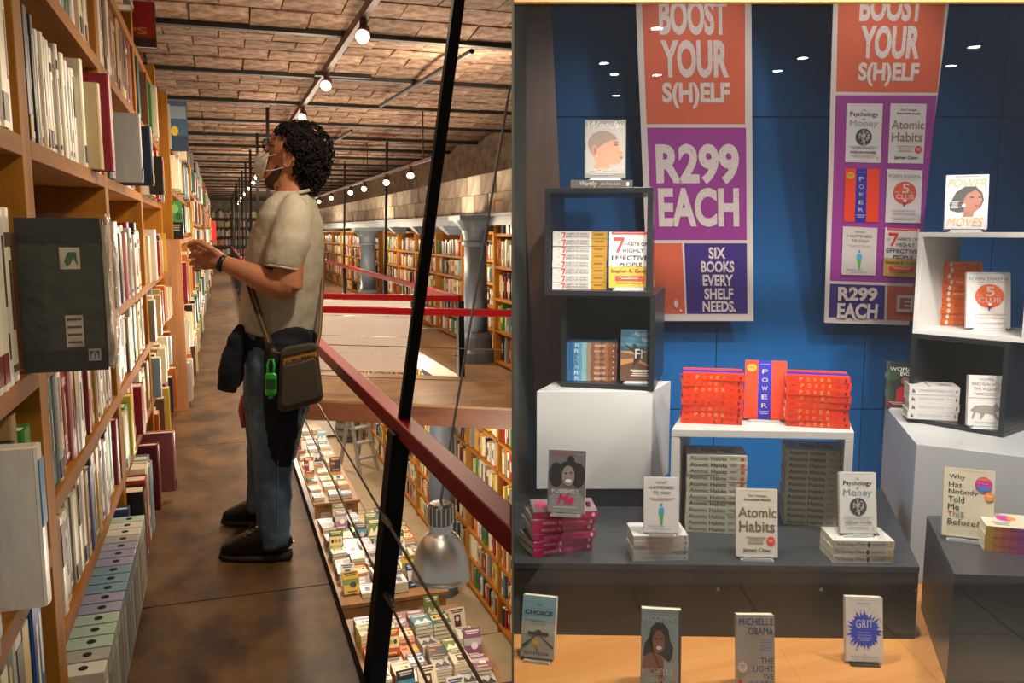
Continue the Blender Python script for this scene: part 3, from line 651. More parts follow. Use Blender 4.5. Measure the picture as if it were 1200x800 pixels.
# ================================================================== lower hall: tables of books, lamp, things on the floor
TWOOD = mat('table_wood', '#8a6238', 0.5, amount=0.25, scale=(12, 2, 12))
def table(lab, x0, x1, y0, y1, zt):
    t = tag(empty('display_table', (0, 0, -3)), lab, 'table')
    MB().box(x0, x1, y0, y1, zt + 3 - 0.04, zt + 3, TWOOD).build('table_top', t, bevel=0.004)
    MB().box(x0 + .05, x1 - .05, y0 + .05, y1 - .05, zt + 3 - .14, zt + 3 - .04, TWOOD).build('apron', t)
    for x in (x0 + .06, x1 - .06):
        for y in (y0 + .06, y1 - .06): MB().box(x - .035, x + .035, y - .035, y + .035, 0, zt + 3 - .04, TWOOD).build('leg', t)
ZT = -2.15
table('long table of books nearest below the red handrail', 0.95, 2.0, 5.3, 7.45, ZT)
table('table of books behind the nearest one, under the pendant lamp', 0.95, 2.0, 7.75, 10.3, ZT)
table('farthest table of books beside the corridor edge', 1.02, 1.62, 10.9, 15.6, ZT)
CV = [('#23252b', '#b9b2a4'), ('#c7541f', '#e8d9a0'), ('#3f7f92', '#e6e2d6'), ('#7a1d24', '#e0c9a0'), ('#e0d4b8', '#5a2a20'), ('#c8a02c', '#3a2a18'), ('#2c3f66', '#cfd3d8'), ('#6f7f3a', '#e6e0c4'), ('#4a3327', '#d0a070'), ('#d9d3c6', '#3a4a6a'), ('#8d5a76', '#eadfd6'), ('#1f5a50', '#d8c070'), ('#b8b2aa', '#2a2a2a'), ('#d87a28', '#7a1f1a')]
CNAME = ['black', 'burnt orange', 'teal', 'dark red', 'cream', 'mustard', 'navy', 'olive green', 'brown', 'white', 'mauve', 'bottle green', 'grey', 'orange']
CVM = []
def table_book_meshes(k):
    a, b = CV[k]; r = random.Random(100 + k)
    c = mat('jacket_%d' % k, a, 0.35); w_, h, t = 0.135 + 0.01 * (k % 3), 0.205 + 0.01 * (k % 4), 0.024 + 0.006 * (k % 3)
    m = MB(); m.box(0, w_, 0, h, t - .002, t, c); m.box(0, w_, 0, h, 0, .002, c); m.box(0, .002, 0, h, .002, t - .002, c)
    cov = m.mesh('cover')
    m = MB(); m.box(.002, w_ - .003, .003, h - .003, .002, t - .002, PAGES); pgs = m.mesh('page_block')
    A_ = Art(lambda u, v, l: (w_ * u, h * (1 - v), t + l))
    A_.rect(.1, .06, .9, .12, b); A_.rect(.18, .15, .82, .20, b)
    kind = k % 5
    if kind == 0: A_.rect(.0, .35, 1, .6, CV[(k + 2) % 14][0]).ell(.6, .62, .2, .13, b)
    elif kind == 1: A_.rect(.05, .3, .95, .72, b); [A_.ell(.25 + .25 * q, .5, .1, .09, CV[(k + q + 3) % 14][0]) for q in range(3)]
    elif kind == 2: A_.poly([(0, .8), (.3, .4), (.5, .65), (.75, .35), (1, .8)], b).ell(.75, .28, .08, .05, CV[(k + 4) % 14][0])
    elif kind == 3: A_.rect(.5, .25, 1, .85, CV[(k + 6) % 14][0]).rect(.08, .4, .42, .44, b).rect(.08, .48, .42, .52, b)
    else: A_.rect(.3, .28, .7, .78, b).ell(.5, .45, .12, .09, CV[(k + 5) % 14][0])
    A_.rect(.2, .88, .8, .93, b)
    me = A_.b.mesh('cover_print')
    return cov, pgs, me, w_, h, t
for k in range(14): CVM.append(table_book_meshes(k))
rt_ = random.Random(9)
def tbook(k, loc, rot, label, group):
    cov, pgs, pr, w_, h, t = CVM[k]
    o = place('table_book', cov, None, loc, rot); tag(o, label, 'table book', group)
    place('page_block', pgs, o); place('cover_print', pr, o); return o
def spread(x0, x1, y0, y1, dx, dy, where, grp, stand=0.08, nmax=4):
    nx_ = int((x1 - x0) / dx); ny_ = int((y1 - y0) / dy)
    for j in range(ny_):
        for i in range(nx_):
            k = rt_.randrange(14); x = x0 + i * dx + rt_.uniform(0, .015); y = y0 + j * dy + rt_.uniform(-.01, .02)
            w_, h, t = CVM[k][3:]
            pos = '%s in the %s row, %s' % (ORD[i + 1], ORD[j + 1], where)
            if (i + 2 * j + rt_.randrange(3)) % 6 == 0 or rt_.random() < stand:
                tilt = math.radians(rt_.uniform(58, 78))
                tbook(k, (x, y + .07 + t * math.sin(tilt), ZT + .002), (tilt, 0, rt_.uniform(-.12, .12)), '%s paperback propped upright, %s' % (CNAME[k], pos), grp)
            else:
                n = rt_.randrange(1, nmax + 1); z_ = ZT + 0.0005; rz = rt_.uniform(-.07, .07)
                for q in range(n):
                    st = 'lying flat' if n == 1 else ('atop its stack' if q == n - 1 else '%s layer of its stack' % ORD[q + 1])
                    tbook(k, (x + rt_.uniform(-.003, .003), y, z_), (0, 0, rz), '%s paperback %s, %s' % (CNAME[k], st, pos), grp); z_ += t + .0006
spread(0.98, 1.99, 5.42, 7.44, 0.158, 0.228, 'nearest table', 'books on the nearest table')
spread(1.0, 1.99, 7.85, 10.25, 0.158, 0.235, 'middle table', 'books on the middle table')
spread(1.04, 1.62, 11.0, 15.4, 0.18, 0.42, 'farthest table', 'books on the farthest table', nmax=2)

# pendant lamp of spun aluminium
lp = onD(517, 676, 4.4)
t = tag(empty('pendant_lamp', lp), 'large aluminium dome lamp hanging over the lower hall beside the rail', 'lamp')
R = 0.156
prof = [(R * 1.03, 0), (R * 1.03, .012), (R, .014)] + [(R * math.cos(a) ** .9, .014 + .255 * math.sin(a)) for a in [math.radians(68) * q / 14 for q in range(1, 15)]] + [(R * .40, .262)]
ins = [(x - .006, zz - .004) for x, zz in prof[::-1] if zz > .01]
MB().lathe(prof + ins, (0, 0, 0), ALU, 40, cap=False).build('shade', t, smooth=True)
MB().lathe([(R * .40, .25), (R * .41, .255), (R * .41, .30), (R * .38, .302)], (0, 0, 0), ALU, 28).build('collar', t)
m = MB(); m.lathe([(R * .42, .302), (R * .42, .40), (R * .36, .415), (.012, .42)], (0, 0, 0), mat('lamp_housing', '#77746e', .35, metal=.9), 28); m.build('ballast_housing', t)
for k in range(18):
    a = 2 * math.pi * k / 18; MB().box(-.003, .003, 0, .006, .305, .40, ALU).build('cooling_fin', t, loc=(R * .42 * math.cos(a), R * .42 * math.sin(a), 0), rot=a - math.pi / 2)
MB().lathe([(.05, .03), (.07, .08), (.05, .14), (.03, .2)], (0, 0, 0), pm('#f0ead8'), 16).build('bulb', t)
top = onD(598, 100, 4.75) - lp
MB().tube([(0, 0, .41), tuple(top)], .007, mat('lamp_cable', '#5b5a5c', .5), 8).build('suspension_cable', t)

# ladder, crate and barrel standing far down on the hall floor
t = tag(empty('step_ladder', (2.28, 15.4, -3), 0.5), 'grey step ladder standing against the far shelves of the lower hall', 'ladder')
LG = mat('ladder_grey', '#9a958a', .5)
for s_ in (-.2, .2):
    MB().bar((s_, -.3, 0), (s_ * .8, 0, 1.1), .05, .05, LG).build('leg', t); MB().bar((s_, .3, 0), (s_ * .8, .03, 1.1), .05, .05, LG).build('leg', t)
for q in range(4): MB().box(-.2, .2, -.3 + .075 * q, -.14 + .07 * q, .25 + .26 * q, .28 + .26 * q, LG).build('step', t)
t = tag(empty('crate', (1.95, 18.2, -3)), 'white crate on the floor at the far end of the lower hall', 'crate')
MB().box(-.35, .35, -.25, .25, .05, .42, pm('#d8d2c6')).build('body', t, bevel=.01); MB().box(-.37, .37, -.27, .27, .42, .46, pm('#c9c2b4')).build('lid', t)
t = tag(empty('barrel', (2.42, 17.6, -3)), 'grey banded barrel beside the white crate in the lower hall', 'barrel')
MB().lathe([(.22, 0), (.27, .15), (.28, .3), (.26, .48), (.22, .6)], (0, 0, 0), pm('#6a6660'), 18).build('staves', t)
for zz in (.1, .27, .45): MB().lathe([(.284, zz), (.284, zz + .04)], (0, 0, 0), pm('#3a3a3a'), 18).build('hoop', t)

# ================================================================== the man looking up at the shelves
DM = 3.55
def P(px, py, dd=0.0): return onD(px, py, DM + dd)
S = DM / F
def mloft(mb, st, m, n=18, cap=True, pw=2.0):
    """st: (px, py, half width in px, half depth in m, depth offset)"""
    C_ = [P(a[0], a[1], a[4] if len(a) > 4 else 0) for a in st]; rings = []
    for i, a in enumerate(st):
        tg = (C_[min(i + 1, len(C_) - 1)] - C_[max(i - 1, 0)]).normalized()
        b = (HF - tg * tg.dot(HF)).normalized(); u = tg.cross(b).normalized()
        ra, rb = a[2] * S, a[3]
        rg = []
        for k in range(n):
            t = 2 * math.pi * k / n; c, s_ = math.cos(t), math.sin(t)
            c = math.copysign(abs(c) ** (2 / pw), c); s_ = math.copysign(abs(s_) ** (2 / pw), s_)
            rg.append(C_[i] + u * (ra * c) + b * (rb * s_))
        rings.append(rg)
    mb.loft(rings, m, cap)
def fuse(o, vox, smooth=6, fac=0.5):
    r_ = o.modifiers.new('fuse', 'REMESH'); r_.mode = 'VOXEL'; r_.voxel_size = vox; r_.use_smooth_shade = True
    s_ = o.modifiers.new('soften', 'SMOOTH'); s_.iterations = smooth; s_.factor = fac
    return o
SKIN = mat('skin', '#b67654', 0.5, amount=0.1, scale=(30, 30, 30), bump=0.03)
HAIR = mat('hair', '#140d0a', 0.75, amount=0.5, scale=(40, 40, 40), spec=.2)
SHIRT = mat('shirt_cloth', '#b3a996', 0.9, amount=0.1, scale=(26, 26, 26), bump=0.25)
JEAN = mat('denim', '#3c5066', 0.85, hex2='#6a839a', scale=(9, 9, 5), detail=9, bump=0.15, lo=.35, hi=.75)
NAVY = mat('navy_cloth', '#10131f', 0.95, amount=0.3, scale=(20, 20, 20), bump=0.3)
LEATH = mat('black_leather', '#0e0c0b', 0.35, amount=0.3, scale=(30, 30, 30), bump=0.2)
SOLE = mat('shoe_sole', '#2a211b', 0.7)
b = MB()
# torso, neck, head
mloft(b, [(324, 396, 34, .135), (326, 350, 38, .145), (332, 300, 39, .16), (338, 262, 29, .15), (343, 243, 18, .11), (346, 232, 14, .08)], SKIN)
mloft(b, [(346, 236, 23, .075), (344, 222, 20, .068), (342, 205, 20, .065), (345, 190, 22, .07)], SKIN)
b.ball(P(347, 180), 0.1, SKIN, 12, (1.02, 1.0, 1.05)); b.ball(P(350, 176, 0), 0.098, SKIN, 12, (1, .82, 1))
mloft(b, [(343, 168, 27, .07), (336, 182, 21, .066), (329, 196, 19, .058), (322, 208, 15, .046), (316, 215, 9, .032)], SKIN)     # face mass down to the chin
mloft(b, [(324, 163, 5, .02), (315, 177, 6.5, .018), (309, 186, 6, .022), (313, 190, 4, .02)], SKIN, 10)                      # brow and nose
mloft(b, [(335, 212, 15, .05), (323, 212, 12, .045)], SKIN, 12)
# near arm, raised forward
mloft(b, [(345, 254, 12, .045, -.13), (341, 285, 16, .05, -.18), (338, 315, 16.5, .05, -.20), (338, 333, 17, .05, -.205), (330, 339, 14, .046, -.205)], SKIN)
mloft(b, [(343, 336, 13, .046, -.205), (328, 335, 15, .048, -.205), (305, 326, 14.5, .045, -.205), (284, 317, 11.5, .036, -.20), (265, 309, 8.8, .028, -.195), (256, 306, 8.5, .03, -.195)], SKIN)
# far arm, bent in front of the body and hidden by it
mloft(b, [(345, 254, 12, .045, .13), (340, 290, 14, .05, .18), (333, 325, 14, .05, .2), (318, 335, 12, .04, .15), (303, 325, 9, .03, .1), (300, 318, 9, .03, .08)], SKIN)
# palm, fingers and thumb of the near hand
mloft(b, [(262, 307, 8.5, .03, -.195), (252, 304, 12, .034, -.193), (243, 301, 13, .032, -.19), (238, 301, 11, .024, -.185)], SKIN, 14)
def fing(pts, r0, r1):
    q = [P(*p) for p in pts]; n = len(q); b.tube(q, [r0 + (r1 - r0) * i / (n - 1) for i in range(n)], SKIN, 10)
for k, (y_, ln) in enumerate(((289.5, 0), (298, 1.5), (306, .5), (313, -2.5))):
    fing([(243, y_ + 1, -.2), (233, y_, -.205), (226 - ln, y_ + 1, -.19), (224 - ln, y_ + 3, -.165), (229, y_ + 4, -.145), (236, y_ + 4, -.15)], .0112 - .0006 * k, .0085 - .0006 * k)
fing([(255, 299, -.215), (247, 291, -.235), (239, 286.5, -.24), (231, 284, -.235), (224, 286, -.228), (220, 289, -.22)], .0150, .0085)
# legs under the jeans and feet under the shoes
mloft(b, [(326, 400, 26, .09, -.05), (320, 460, 20, .07, -.09), (320, 530, 15, .05, -.12), (322, 610, 11, .04, -.14)], SKIN)
mloft(b, [(320, 400, 26, .09, .06), (311, 455, 17, .06, .12), (308, 520, 12, .05, .2), (303, 580, 9, .04, .26)], SKIN)
man = b.build('person', None); fuse(man, 0.005, 4)
tag(man, 'man in grey t-shirt and jeans, face mask on, hand raised to the shelves', 'person')
# ear
m = MB(); m.ball(P(336, 188, -.077), .024, SKIN, 10, (.72, .35, 1.15)); m.tube([P(338, 181, -.085), P(341, 186, -.087), P(340, 193, -.087), P(336, 196, -.085), P(333, 192, -.083)], .005, SKIN, 8); m.build('ear', man, smooth=True)
# hair: a thick mass of separate curls
m = MB(); rh = random.Random(4)
hull = [(352, 172, 28, .105), (362, 190, 19, .10), (361, 206, 11, .085)]
base = MB()
base.ball(P(355, 177), .1, HAIR, 12, (1.02, 1.05, .96)); base.ball(P(362, 194), .075, HAIR, 10, (.9, 1.2, 1.1)); base.ball(P(361, 210), .048, HAIR, 10, (.8, 1.4, 1.1)); base.ball(P(341, 163), .06, HAIR, 10, (.9, 1.1, .8))
hb = base.build('hair', man, smooth=True)
centres = [(P(355, 177), .112, (1.0, 1.02, .98), 330), (P(362, 194), .08, (.92, 1.25, 1.1), 170), (P(361, 211), .052, (.8, 1.4, 1.15), 80), (P(341, 162), .062, (.95, 1.15, .85), 110), (P(348, 168, -.045), .062, (.9, 1, .95), 200), (P(352, 174, -.05), .06, (.8, 1, .8), 120)]
for c, r_, sq, n in centres:
    for k in range(n):
        d = Vector((rh.gauss(0, 1), rh.gauss(0, 1), rh.gauss(0, 1))).normalized()
        q = c + Vector((d.x * sq[0], d.y * sq[1], d.z * sq[2])) * r_
        qq = q - CAM; px = 600 + F * qq.dot(RT) / qq.dot(FW); py_ = 400 - F * qq.dot(UP) / qq.dot(FW)
        if px < 333 + max(0, (py_ - 160)) * .28 and py_ > 158: continue
        if px < 346 and py_ > 177: continue
        if px < 349 and py_ > 205: continue
        a = (Vector((rh.gauss(0, 1), rh.gauss(0, 1), rh.gauss(0, 1)))).cross(d).normalized(); e = d.cross(a)
        rr_ = rh.uniform(.007, .012)
        m.tube([q + a * (rr_ * math.cos(t)) + e * (rr_ * math.sin(t)) + d * (t * .0022) for t in [i * .9 for i in range(9)]], [.0035] * 8 + [.001], HAIR, 5)
m.build('curls', hb)
# stubble, eyebrow, glasses, mask
BEARD = mat('beard', '#3a251a', 0.7, amount=0.5, scale=(200, 200, 200))
m = MB(); mloft(m, [(333, 196, 9, .06, -.008), (327, 206, 11, .055, -.006), (318, 214, 9.5, .040, -.004), (313, 216, 6, .028)], BEARD, 14); fuse(m.build('beard', man, smooth=True), .008, 4)
m = MB(); m.tube([P(319, 163, -.03), P(324, 163, -.055), P(330, 167, -.066)], [.004, .005, .003], HAIR, 8); m.build('eyebrow', man)
m = MB(); m.ball(P(320, 171, -.028), .012, pm('#e8e0d6'), 8); m.ball(P(317.2, 170.6, -.032), .006, pm('#2a1a12'), 6); m.build('eye', man, smooth=True)
g = MB(); GB = pm('#141214', .25)
for gx, gd in ((312.5, -.04), (311.5, .04)):
    lc = P(gx, 170.5, gd)
    g.tube([lc + RT * (.003 * math.cos(t)) + HF * (.028 * math.cos(t)) + Vector((0, 0, .026 * math.sin(t))) for t in [2 * math.pi * i / 16 for i in range(17)]], .003, GB, 6)
g.tube([P(317, 170, -.06), P(327, 173, -.075), P(340, 181, -.082)], .003, GB, 6); g.tube([P(314, 170, -.012), P(311, 169, 0), P(314, 170, .012)], .0025, GB, 6)
g.build('glasses', man)
MK = mat('mask_cloth', '#d8cfc2', 0.85, amount=0.06, scale=(60, 60, 60), bump=0.1)
m = MB()
rings = []
out = [(317.5, 177), (313.5, 188), (312, 199), (306, 211)]; ridge = [(303, 179), (298.5, 190), (297, 199), (304, 211)]
for q in range(4):
    o_, i_ = ridge[q], out[q]
    wd_ = (.040, .056, .054, .03)[q]
    rings.append([P(i_[0] + 3, i_[1], wd_), P((o_[0] + i_[0]) / 2, (o_[1] + i_[1]) / 2, wd_ * .62), P(o_[0], o_[1], .006), P(o_[0], o_[1], -.006), P((o_[0] + i_[0]) / 2, (o_[1] + i_[1]) / 2, -wd_ * .62), P(i_[0], i_[1], -wd_ - .006)])
vs = [p for r_ in rings for p in r_]
m.add(vs, [(a * 6 + i, a * 6 + i + 1, (a + 1) * 6 + i + 1, (a + 1) * 6 + i) for a in range(3) for i in range(5)], MK)
mk = m.build('face_mask', man, smooth=True); so = mk.modifiers.new('thick', 'SOLIDIFY'); so.thickness = .003; sd_ = mk.modifiers.new('round', 'SUBSURF'); sd_.levels = 2; sd_.render_levels = 2
m = MB(); m.tube([P(314, 183, -.06), P(322, 181, -.073), P(334, 179.5, -.086)], .0018, MK, 6); m.tube([P(311, 200, -.056), P(322, 199, -.07), P(332, 196, -.086)], .0018, MK, 6); m.build('ear_loop', mk)
m = MB(); r5 = random.Random(8)
for k in range(6):
    x_ = 303.5 + r5.uniform(0, 5); y_ = 187 + k * 1.6; m.tube([P(x_, y_, -.052), P(x_ + 1.5, y_ + r5.uniform(-1, 1), -.055), P(x_ + 3, y_ + .5, -.058)], .0009, pm('#8a8078'), 5)
m.build('printed_mark', mk)
# t-shirt
m = MB()
mloft(m, [(326.5, 391, 46, .165), (327, 388, 46.5, .168), (329, 365, 45.5, .168), (331, 340, 45.5, .17), (334, 305, 44, .178), (338.5, 275, 39.5, .188), (341, 255, 34, .195), (343, 242, 29, .17), (345, 232, 24, .115), (345, 225, 20.5, .092)], SHIRT, 26, pw=2.2)
mloft(m, [(347, 238, 12, .06, -.09), (346, 248, 18, .078, -.135), (344, 262, 21, .08, -.16), (340, 282, 22.5, .078, -.185), (334, 303, 21.5, .074, -.20), (331.5, 313, 21, .072, -.202)], SHIRT, 18)
mloft(m, [(346, 244, 14, .07, .12), (344, 258, 19, .075, .155), (340, 280, 19, .074, .185), (336, 305, 18, .070, .20)], SHIRT, 18)
ts = m.build('t_shirt', man); fuse(ts, .009, 4)
dp = ts.modifiers.new('creases', 'DISPLACE'); tx = bpy.data.textures.new('creases', 'CLOUDS'); tx.noise_scale = 0.09; dp.texture = tx; dp.strength = 0.012; dp.mid_level = .5; dp.texture_coords = 'LOCAL'
m = MB(); mloft(m, [(331.6, 312.5, 20.6, .0705, -.202), (331.2, 315, 20.6, .0705, -.203)], SHIRT, 20); m.build('sleeve_hem', ts, smooth=True)
m = MB(); q = [P(345 + 21.5 * math.cos(t), 225 - 4.5 * math.cos(t) + 2 * abs(math.sin(t)), .093 * math.sin(t)) for t in [2 * math.pi * i / 28 for i in range(29)]]; m.tube(q, .007, SHIRT, 8); m.build('collar', ts, smooth=True)
# jeans
m = MB()
mloft(m, [(327, 386, 42, .155), (326, 405, 42, .15), (324, 425, 38, .14)], JEAN, 22)
mloft(m, [(326, 400, 36, .10, -.055), (322, 440, 31, .095, -.08), (319, 480, 27, .085, -.10), (318.5, 515, 24, .078, -.115), (320, 550, 22.5, .072, -.13), (321.5, 585, 20, .068, -.14), (321, 612, 19.5, .068, -.15), (324, 632, 17.5, .068, -.155), (325, 638, 17, .068, -.155)], JEAN, 20)
mloft(m, [(321, 400, 34, .10, .06), (313, 440, 29, .092, .10), (309, 480, 23, .085, .15), (308, 515, 20, .078, .2), (306, 550, 17, .07, .24), (303, 580, 14.5, .066, .26), (302, 596, 14, .066, .265)], JEAN, 20)
jn = m.build('jeans', man); fuse(jn, .009, 4)
dp = jn.modifiers.new('creases', 'DISPLACE'); tx = bpy.data.textures.new('denim_creases', 'CLOUDS'); tx.noise_scale = 0.06; dp.texture = tx; dp.strength = 0.016; dp.texture_coords = 'LOCAL'
m = MB()
m.tube([P(338, 420, -.165), P(330, 470, -.185), P(326, 520, -.193), P(326, 570, -.2), P(325, 622, -.215)], .0022, pm('#6f7f8e'), 5); m.build('leg_seam', jn)
# shoes
def shoe(dx, dy, dd, sc):
    b_ = MB(); q = lambda x, y: (300 + dx + (x - 300) * sc, 655 + dy + (y - 655) * sc)
    def st(x, y, a, d): X, Y = q(x, y); return (X, Y, a * sc, d, dd)
    mloft(b_, [st(260, 645, 5, .022), st(265, 644, 8.5, .036), st(278, 641, 12, .046), st(292, 637, 15.5, .048), st(306, 634, 18, .046), st(320, 633, 19, .044), st(333, 636, 15, .038), st(339, 641, 9, .025)], LEATH, 18, pw=2.4)
    s_ = b_.build('shoe', man); fuse(s_, .006, 3)
    b_ = MB(); mloft(b_, [st(259, 649, 4.5, .03), st(268, 650.5, 4.5, .042), st(285, 651, 4.5, .05), st(305, 651, 4.5, .05), st(325, 650.5, 5, .046), st(341, 649, 5.5, .03)], SOLE, 14, pw=3)
    b_.build('sole', s_, smooth=True)
    b_ = MB()
    for k in range(4):
        x_, y_ = 287 + k * 6, 625.5 - k * 3.5
        X, Y = q(x_, y_); X2, Y2 = q(x_ + 3, y_ - 2)
        b_.tube([P(X - 1, Y + 4, dd - .038), P(X, Y, dd - .012), P(X2, Y2, dd + .02)], .0035, pm('#191614'), 6)
    X, Y = q(298, 618); b_.tube([P(X + 6 * math.cos(t), Y + 4 * math.sin(2 * t), dd - .04) for t in [i * math.pi / 8 for i in range(17)]], .003, pm('#191614'), 6)
    b_.build('shoe_lace', s_)
shoe(0, 0, -.155, 1.0)
shoe(-2, -41, .27, .90)
# dark jacket knotted round the waist
m = MB()
rings = []
n = 28
for y_, ex in ((385, 0), (392, 3.5), (402, 4), (411, 1)):
    rings.append([P(326 + (44 + ex) * math.cos(t), y_ + 2 * math.cos(t * 3), (.163 + ex * .0035) * math.sin(t)) for t in [2 * math.pi * i / n for i in range(n)]])
m.loft(rings, NAVY, cap=True)
mloft(m, [(283, 388, 8, .05, -.10), (278, 398, 10, .05, -.13), (272, 420, 12, .04, -.14), (268, 440, 13, .035, -.14), (266, 459, 12, .025, -.14)], NAVY, 14)
mloft(m, [(285, 392, 9, .04, -.08), (281, 410, 9, .04, -.11), (279, 432, 8, .03, -.12), (277, 452, 6, .02, -.12)], NAVY, 12)
mloft(m, [(345, 392, 27, .15, .0), (342, 430, 30, .15, .0), (338, 470, 24, .14, .0), (334, 505, 19, .12, -.02), (332, 530, 14, .09, -.06), (330, 546, 9, .05, -.10)], NAVY, 22)
mloft(m, [(330, 400, 20, .05, -.15), (332, 440, 22, .045, -.17), (330, 480, 21, .04, -.175), (330, 515, 18, .03, -.18), (330, 546, 11, .02, -.18)], NAVY, 16)
jk = m.build('tied_jacket', man); fuse(jk, .009, 4)
dp = jk.modifiers.new('creases', 'DISPLACE'); tx = bpy.data.textures.new('jacket_creases', 'CLOUDS'); tx.noise_scale = 0.05; dp.texture = tx; dp.strength = 0.02; dp.texture_coords = 'LOCAL'
# watch band, ring-like tag of red cloth behind the leg
m = MB(); mloft(m, [(263, 309.5, 10.2, .034, -.195), (258, 307.5, 10.4, .036, -.195)], pm('#151515', .35), 18); m.build('wrist_band', man, smooth=True)
m = MB(); mloft(m, [(286, 463, 4, .02, .2), (284, 480, 5.5, .02, .2), (287, 500, 4, .02, .2)], pm('#b8505a', .8), 10); m.build('red_cloth', man, smooth=True)
tag(MB().box(-.02, .02, -.006, .006, -.012, .012, pm('#c07a30')).build('booklet', loc=P(232, 284, -.205)), 'tiny orange booklet pinched in the raised hand', 'booklet')
# shoulder bag
BAG = mat('bag_canvas', '#4d453a', 0.85, amount=0.12, scale=(60, 60, 60), bump=0.15)
bg = tag(empty('shoulder_bag', P(350, 441, -.26)), 'small olive grey shoulder bag with an orange printed band at his hip', 'bag')
def L(px, py, dd=-.26): return P(px, py, dd) - P(350, 441, -.26)
def slab(pts, d0, d1, m_, nm, par, bev=.008):
    b_ = MB(); n_ = len(pts); b_.add([L(x, y, d0) for x, y in pts] + [L(x, y, d1) for x, y in pts], [tuple(range(n_)), tuple(range(2 * n_ - 1, n_ - 1, -1))] + [(i, n_ + i, n_ + (i + 1) % n_, (i + 1) % n_) for i in range(n_)], m_)
    return b_.build(nm, par, bevel=bev)
slab([(329, 411), (335, 406), (366, 401), (372, 404), (379, 464), (376, 471), (331, 483), (325, 479)], -.285, -.20, BAG, 'body', bg, .014)
slab([(331, 429), (370, 419), (376, 462), (372, 468), (334, 478), (328, 474)], -.302, -.284, BAG, 'front_pocket', bg, .008)
bandm = slab([(331, 420), (371, 411), (372, 418.5), (332, 428)], -.289, -.284, pm('#b8863c', .7), 'printed_band', bg, 0)
a = Art(lambda u, v, l: L(334 + 36 * u, 422.5 - 9 * u + 5.5 * v, -.2895 - l)); a.text('X-LIFE!-URBAN-L', 0, .05, 1, .9, '#2a221a', .03); a.build('band_lettering', bandm)
m = MB(); m.tube([L(331, 417.5, -.29), L(350, 413.5, -.29), L(371, 408.5, -.29)], .0028, pm('#2a2622'), 6); m.tube([L(331.5, 417.5, -.292), L(331, 424, -.295), L(332, 431, -.296)], .004, pm('#3a342c'), 6); m.build('zip', bg)
ST_ = mat('strap_webbing', '#3b2f24', .8, amount=.2, scale=(80, 80, 80)); TAN = pm('#8a6a44', .8)
def strap(pts, wd_, nm):
    b_ = MB(); vs = []
    for x, y, d in pts: vs += [L(x - wd_ / 2, y, d), L(x + wd_ / 2, y, d), L(x + wd_ / 2, y, d + .006), L(x - wd_ / 2, y, d + .006)]
    b_.loft([vs[i * 4:i * 4 + 4] for i in range(len(pts))], ST_); o = b_.build(nm, bg)
    b_ = MB(); vs = []
    for x, y, d in pts: vs += [L(x - .9, y, d - .0015), L(x + .9, y, d - .0015), L(x + .9, y, d), L(x - .9, y, d)]
    b_.loft([vs[i * 4:i * 4 + 4] for i in range(len(pts))], TAN); b_.build('stripe', o)
strap([(329, 414, -.255), (322, 412, -.25), (316, 402, -.235), (309, 383, -.215), (302, 363, -.20), (296, 345, -.185), (291, 328, -.15), (291, 305, -.08), (299, 270, .05), (312, 248, .12)], 8.5, 'strap')
strap([(371, 406, -.23), (374.5, 392, -.19), (376, 370, -.13), (377.5, 340, -.03), (379, 300, .04), (374, 262, .10)], 4.5, 'strap')
m = MB(); m.box(-.018, .018, -.006, .006, -.012, .012, pm('#2a2622', .4)); m.build('buckle', bg, loc=L(317, 405, -.242))
# green hand sanitiser hanging from the bag
GRN = mat('green_gel', '#2fae3c', 0.25, amount=.1, scale=(20, 20, 20))
hsn = tag(empty('hand_sanitizer', P(317.5, 450, -.30)), 'small bright green gel bottle hanging from the bag strap', 'bottle')
def L2(px, py, dd): return P(px, py, dd) - P(317.5, 450, -.30)
m = MB(); n_ = 12
m.loft([[L2(317.5 + 7.2 * math.copysign(abs(math.cos(t)) ** .6, math.cos(t)) * k, y, -.30 + .014 * math.sin(t) * k) for t in [2 * math.pi * i / 16 for i in range(16)]] for y, k in ((437, .7), (439, .95), (442, 1), (460, 1), (463, .8), (464, .4), (467, .4))], GRN); m.build('bottle', hsn, smooth=False)
m = MB(); m.loft([[L2(317.5 + 7.4 * math.cos(t), y, -.30 + .016 * math.sin(t)) for t in [2 * math.pi * i / 16 for i in range(16)]] for y in (444, 456)], pm('#1f4a2c')); m.build('dark_label', hsn)
m = MB(); m.tube([L2(314, 440, -.30), L2(313.5, 428, -.295), L2(316, 421, -.29), L2(320, 421, -.29), L2(321.5, 428, -.295), L2(320.5, 440, -.30)], .005, GRN, 8); m.build('loop', hsn, smooth=True)

# ================================================================== THE SHOP WINDOW (right)
RB = -YAW
def wp(*rs_): return [tuple(W(r_, d_, 0))[:2] for r_, d_ in rs_]
RZ = 0.05; PZ = 0.293; GD = 2.2; WD = 4.02
OAK = mat('window_floor_oak', '#c27c38', 0.4, hex2='#e0a258', scale=(1.2, 9, 3), detail=7, lo=.3, hi=.75)
BLUE = mat('blue_panel', '#004f88', 0.6, spec=.2, amount=0.05, scale=(2, 2, 2))
BLUEJ = mat('panel_joint', '#04263f', 0.7)
GREYG = mat('side_wall_paint', '#6c6f62', 0.6, amount=0.06, scale=(3, 3, 3))
PIL = mat('pilaster_wood', '#5d3a22', 0.4, amount=0.35, scale=(18, 18, 1.5), detail=6)
LAM = mat('black_laminate', '#3a3c3e', 0.3, amount=0.08, scale=(3, 3, 3))
LAMC = mat('black_cube_board', '#1d1f22', 0.32)
WLAM = mat('white_laminate', '#c2c1bd', 0.45)
WCUBE = mat('white_cube_board', '#cfcbc4', 0.4)
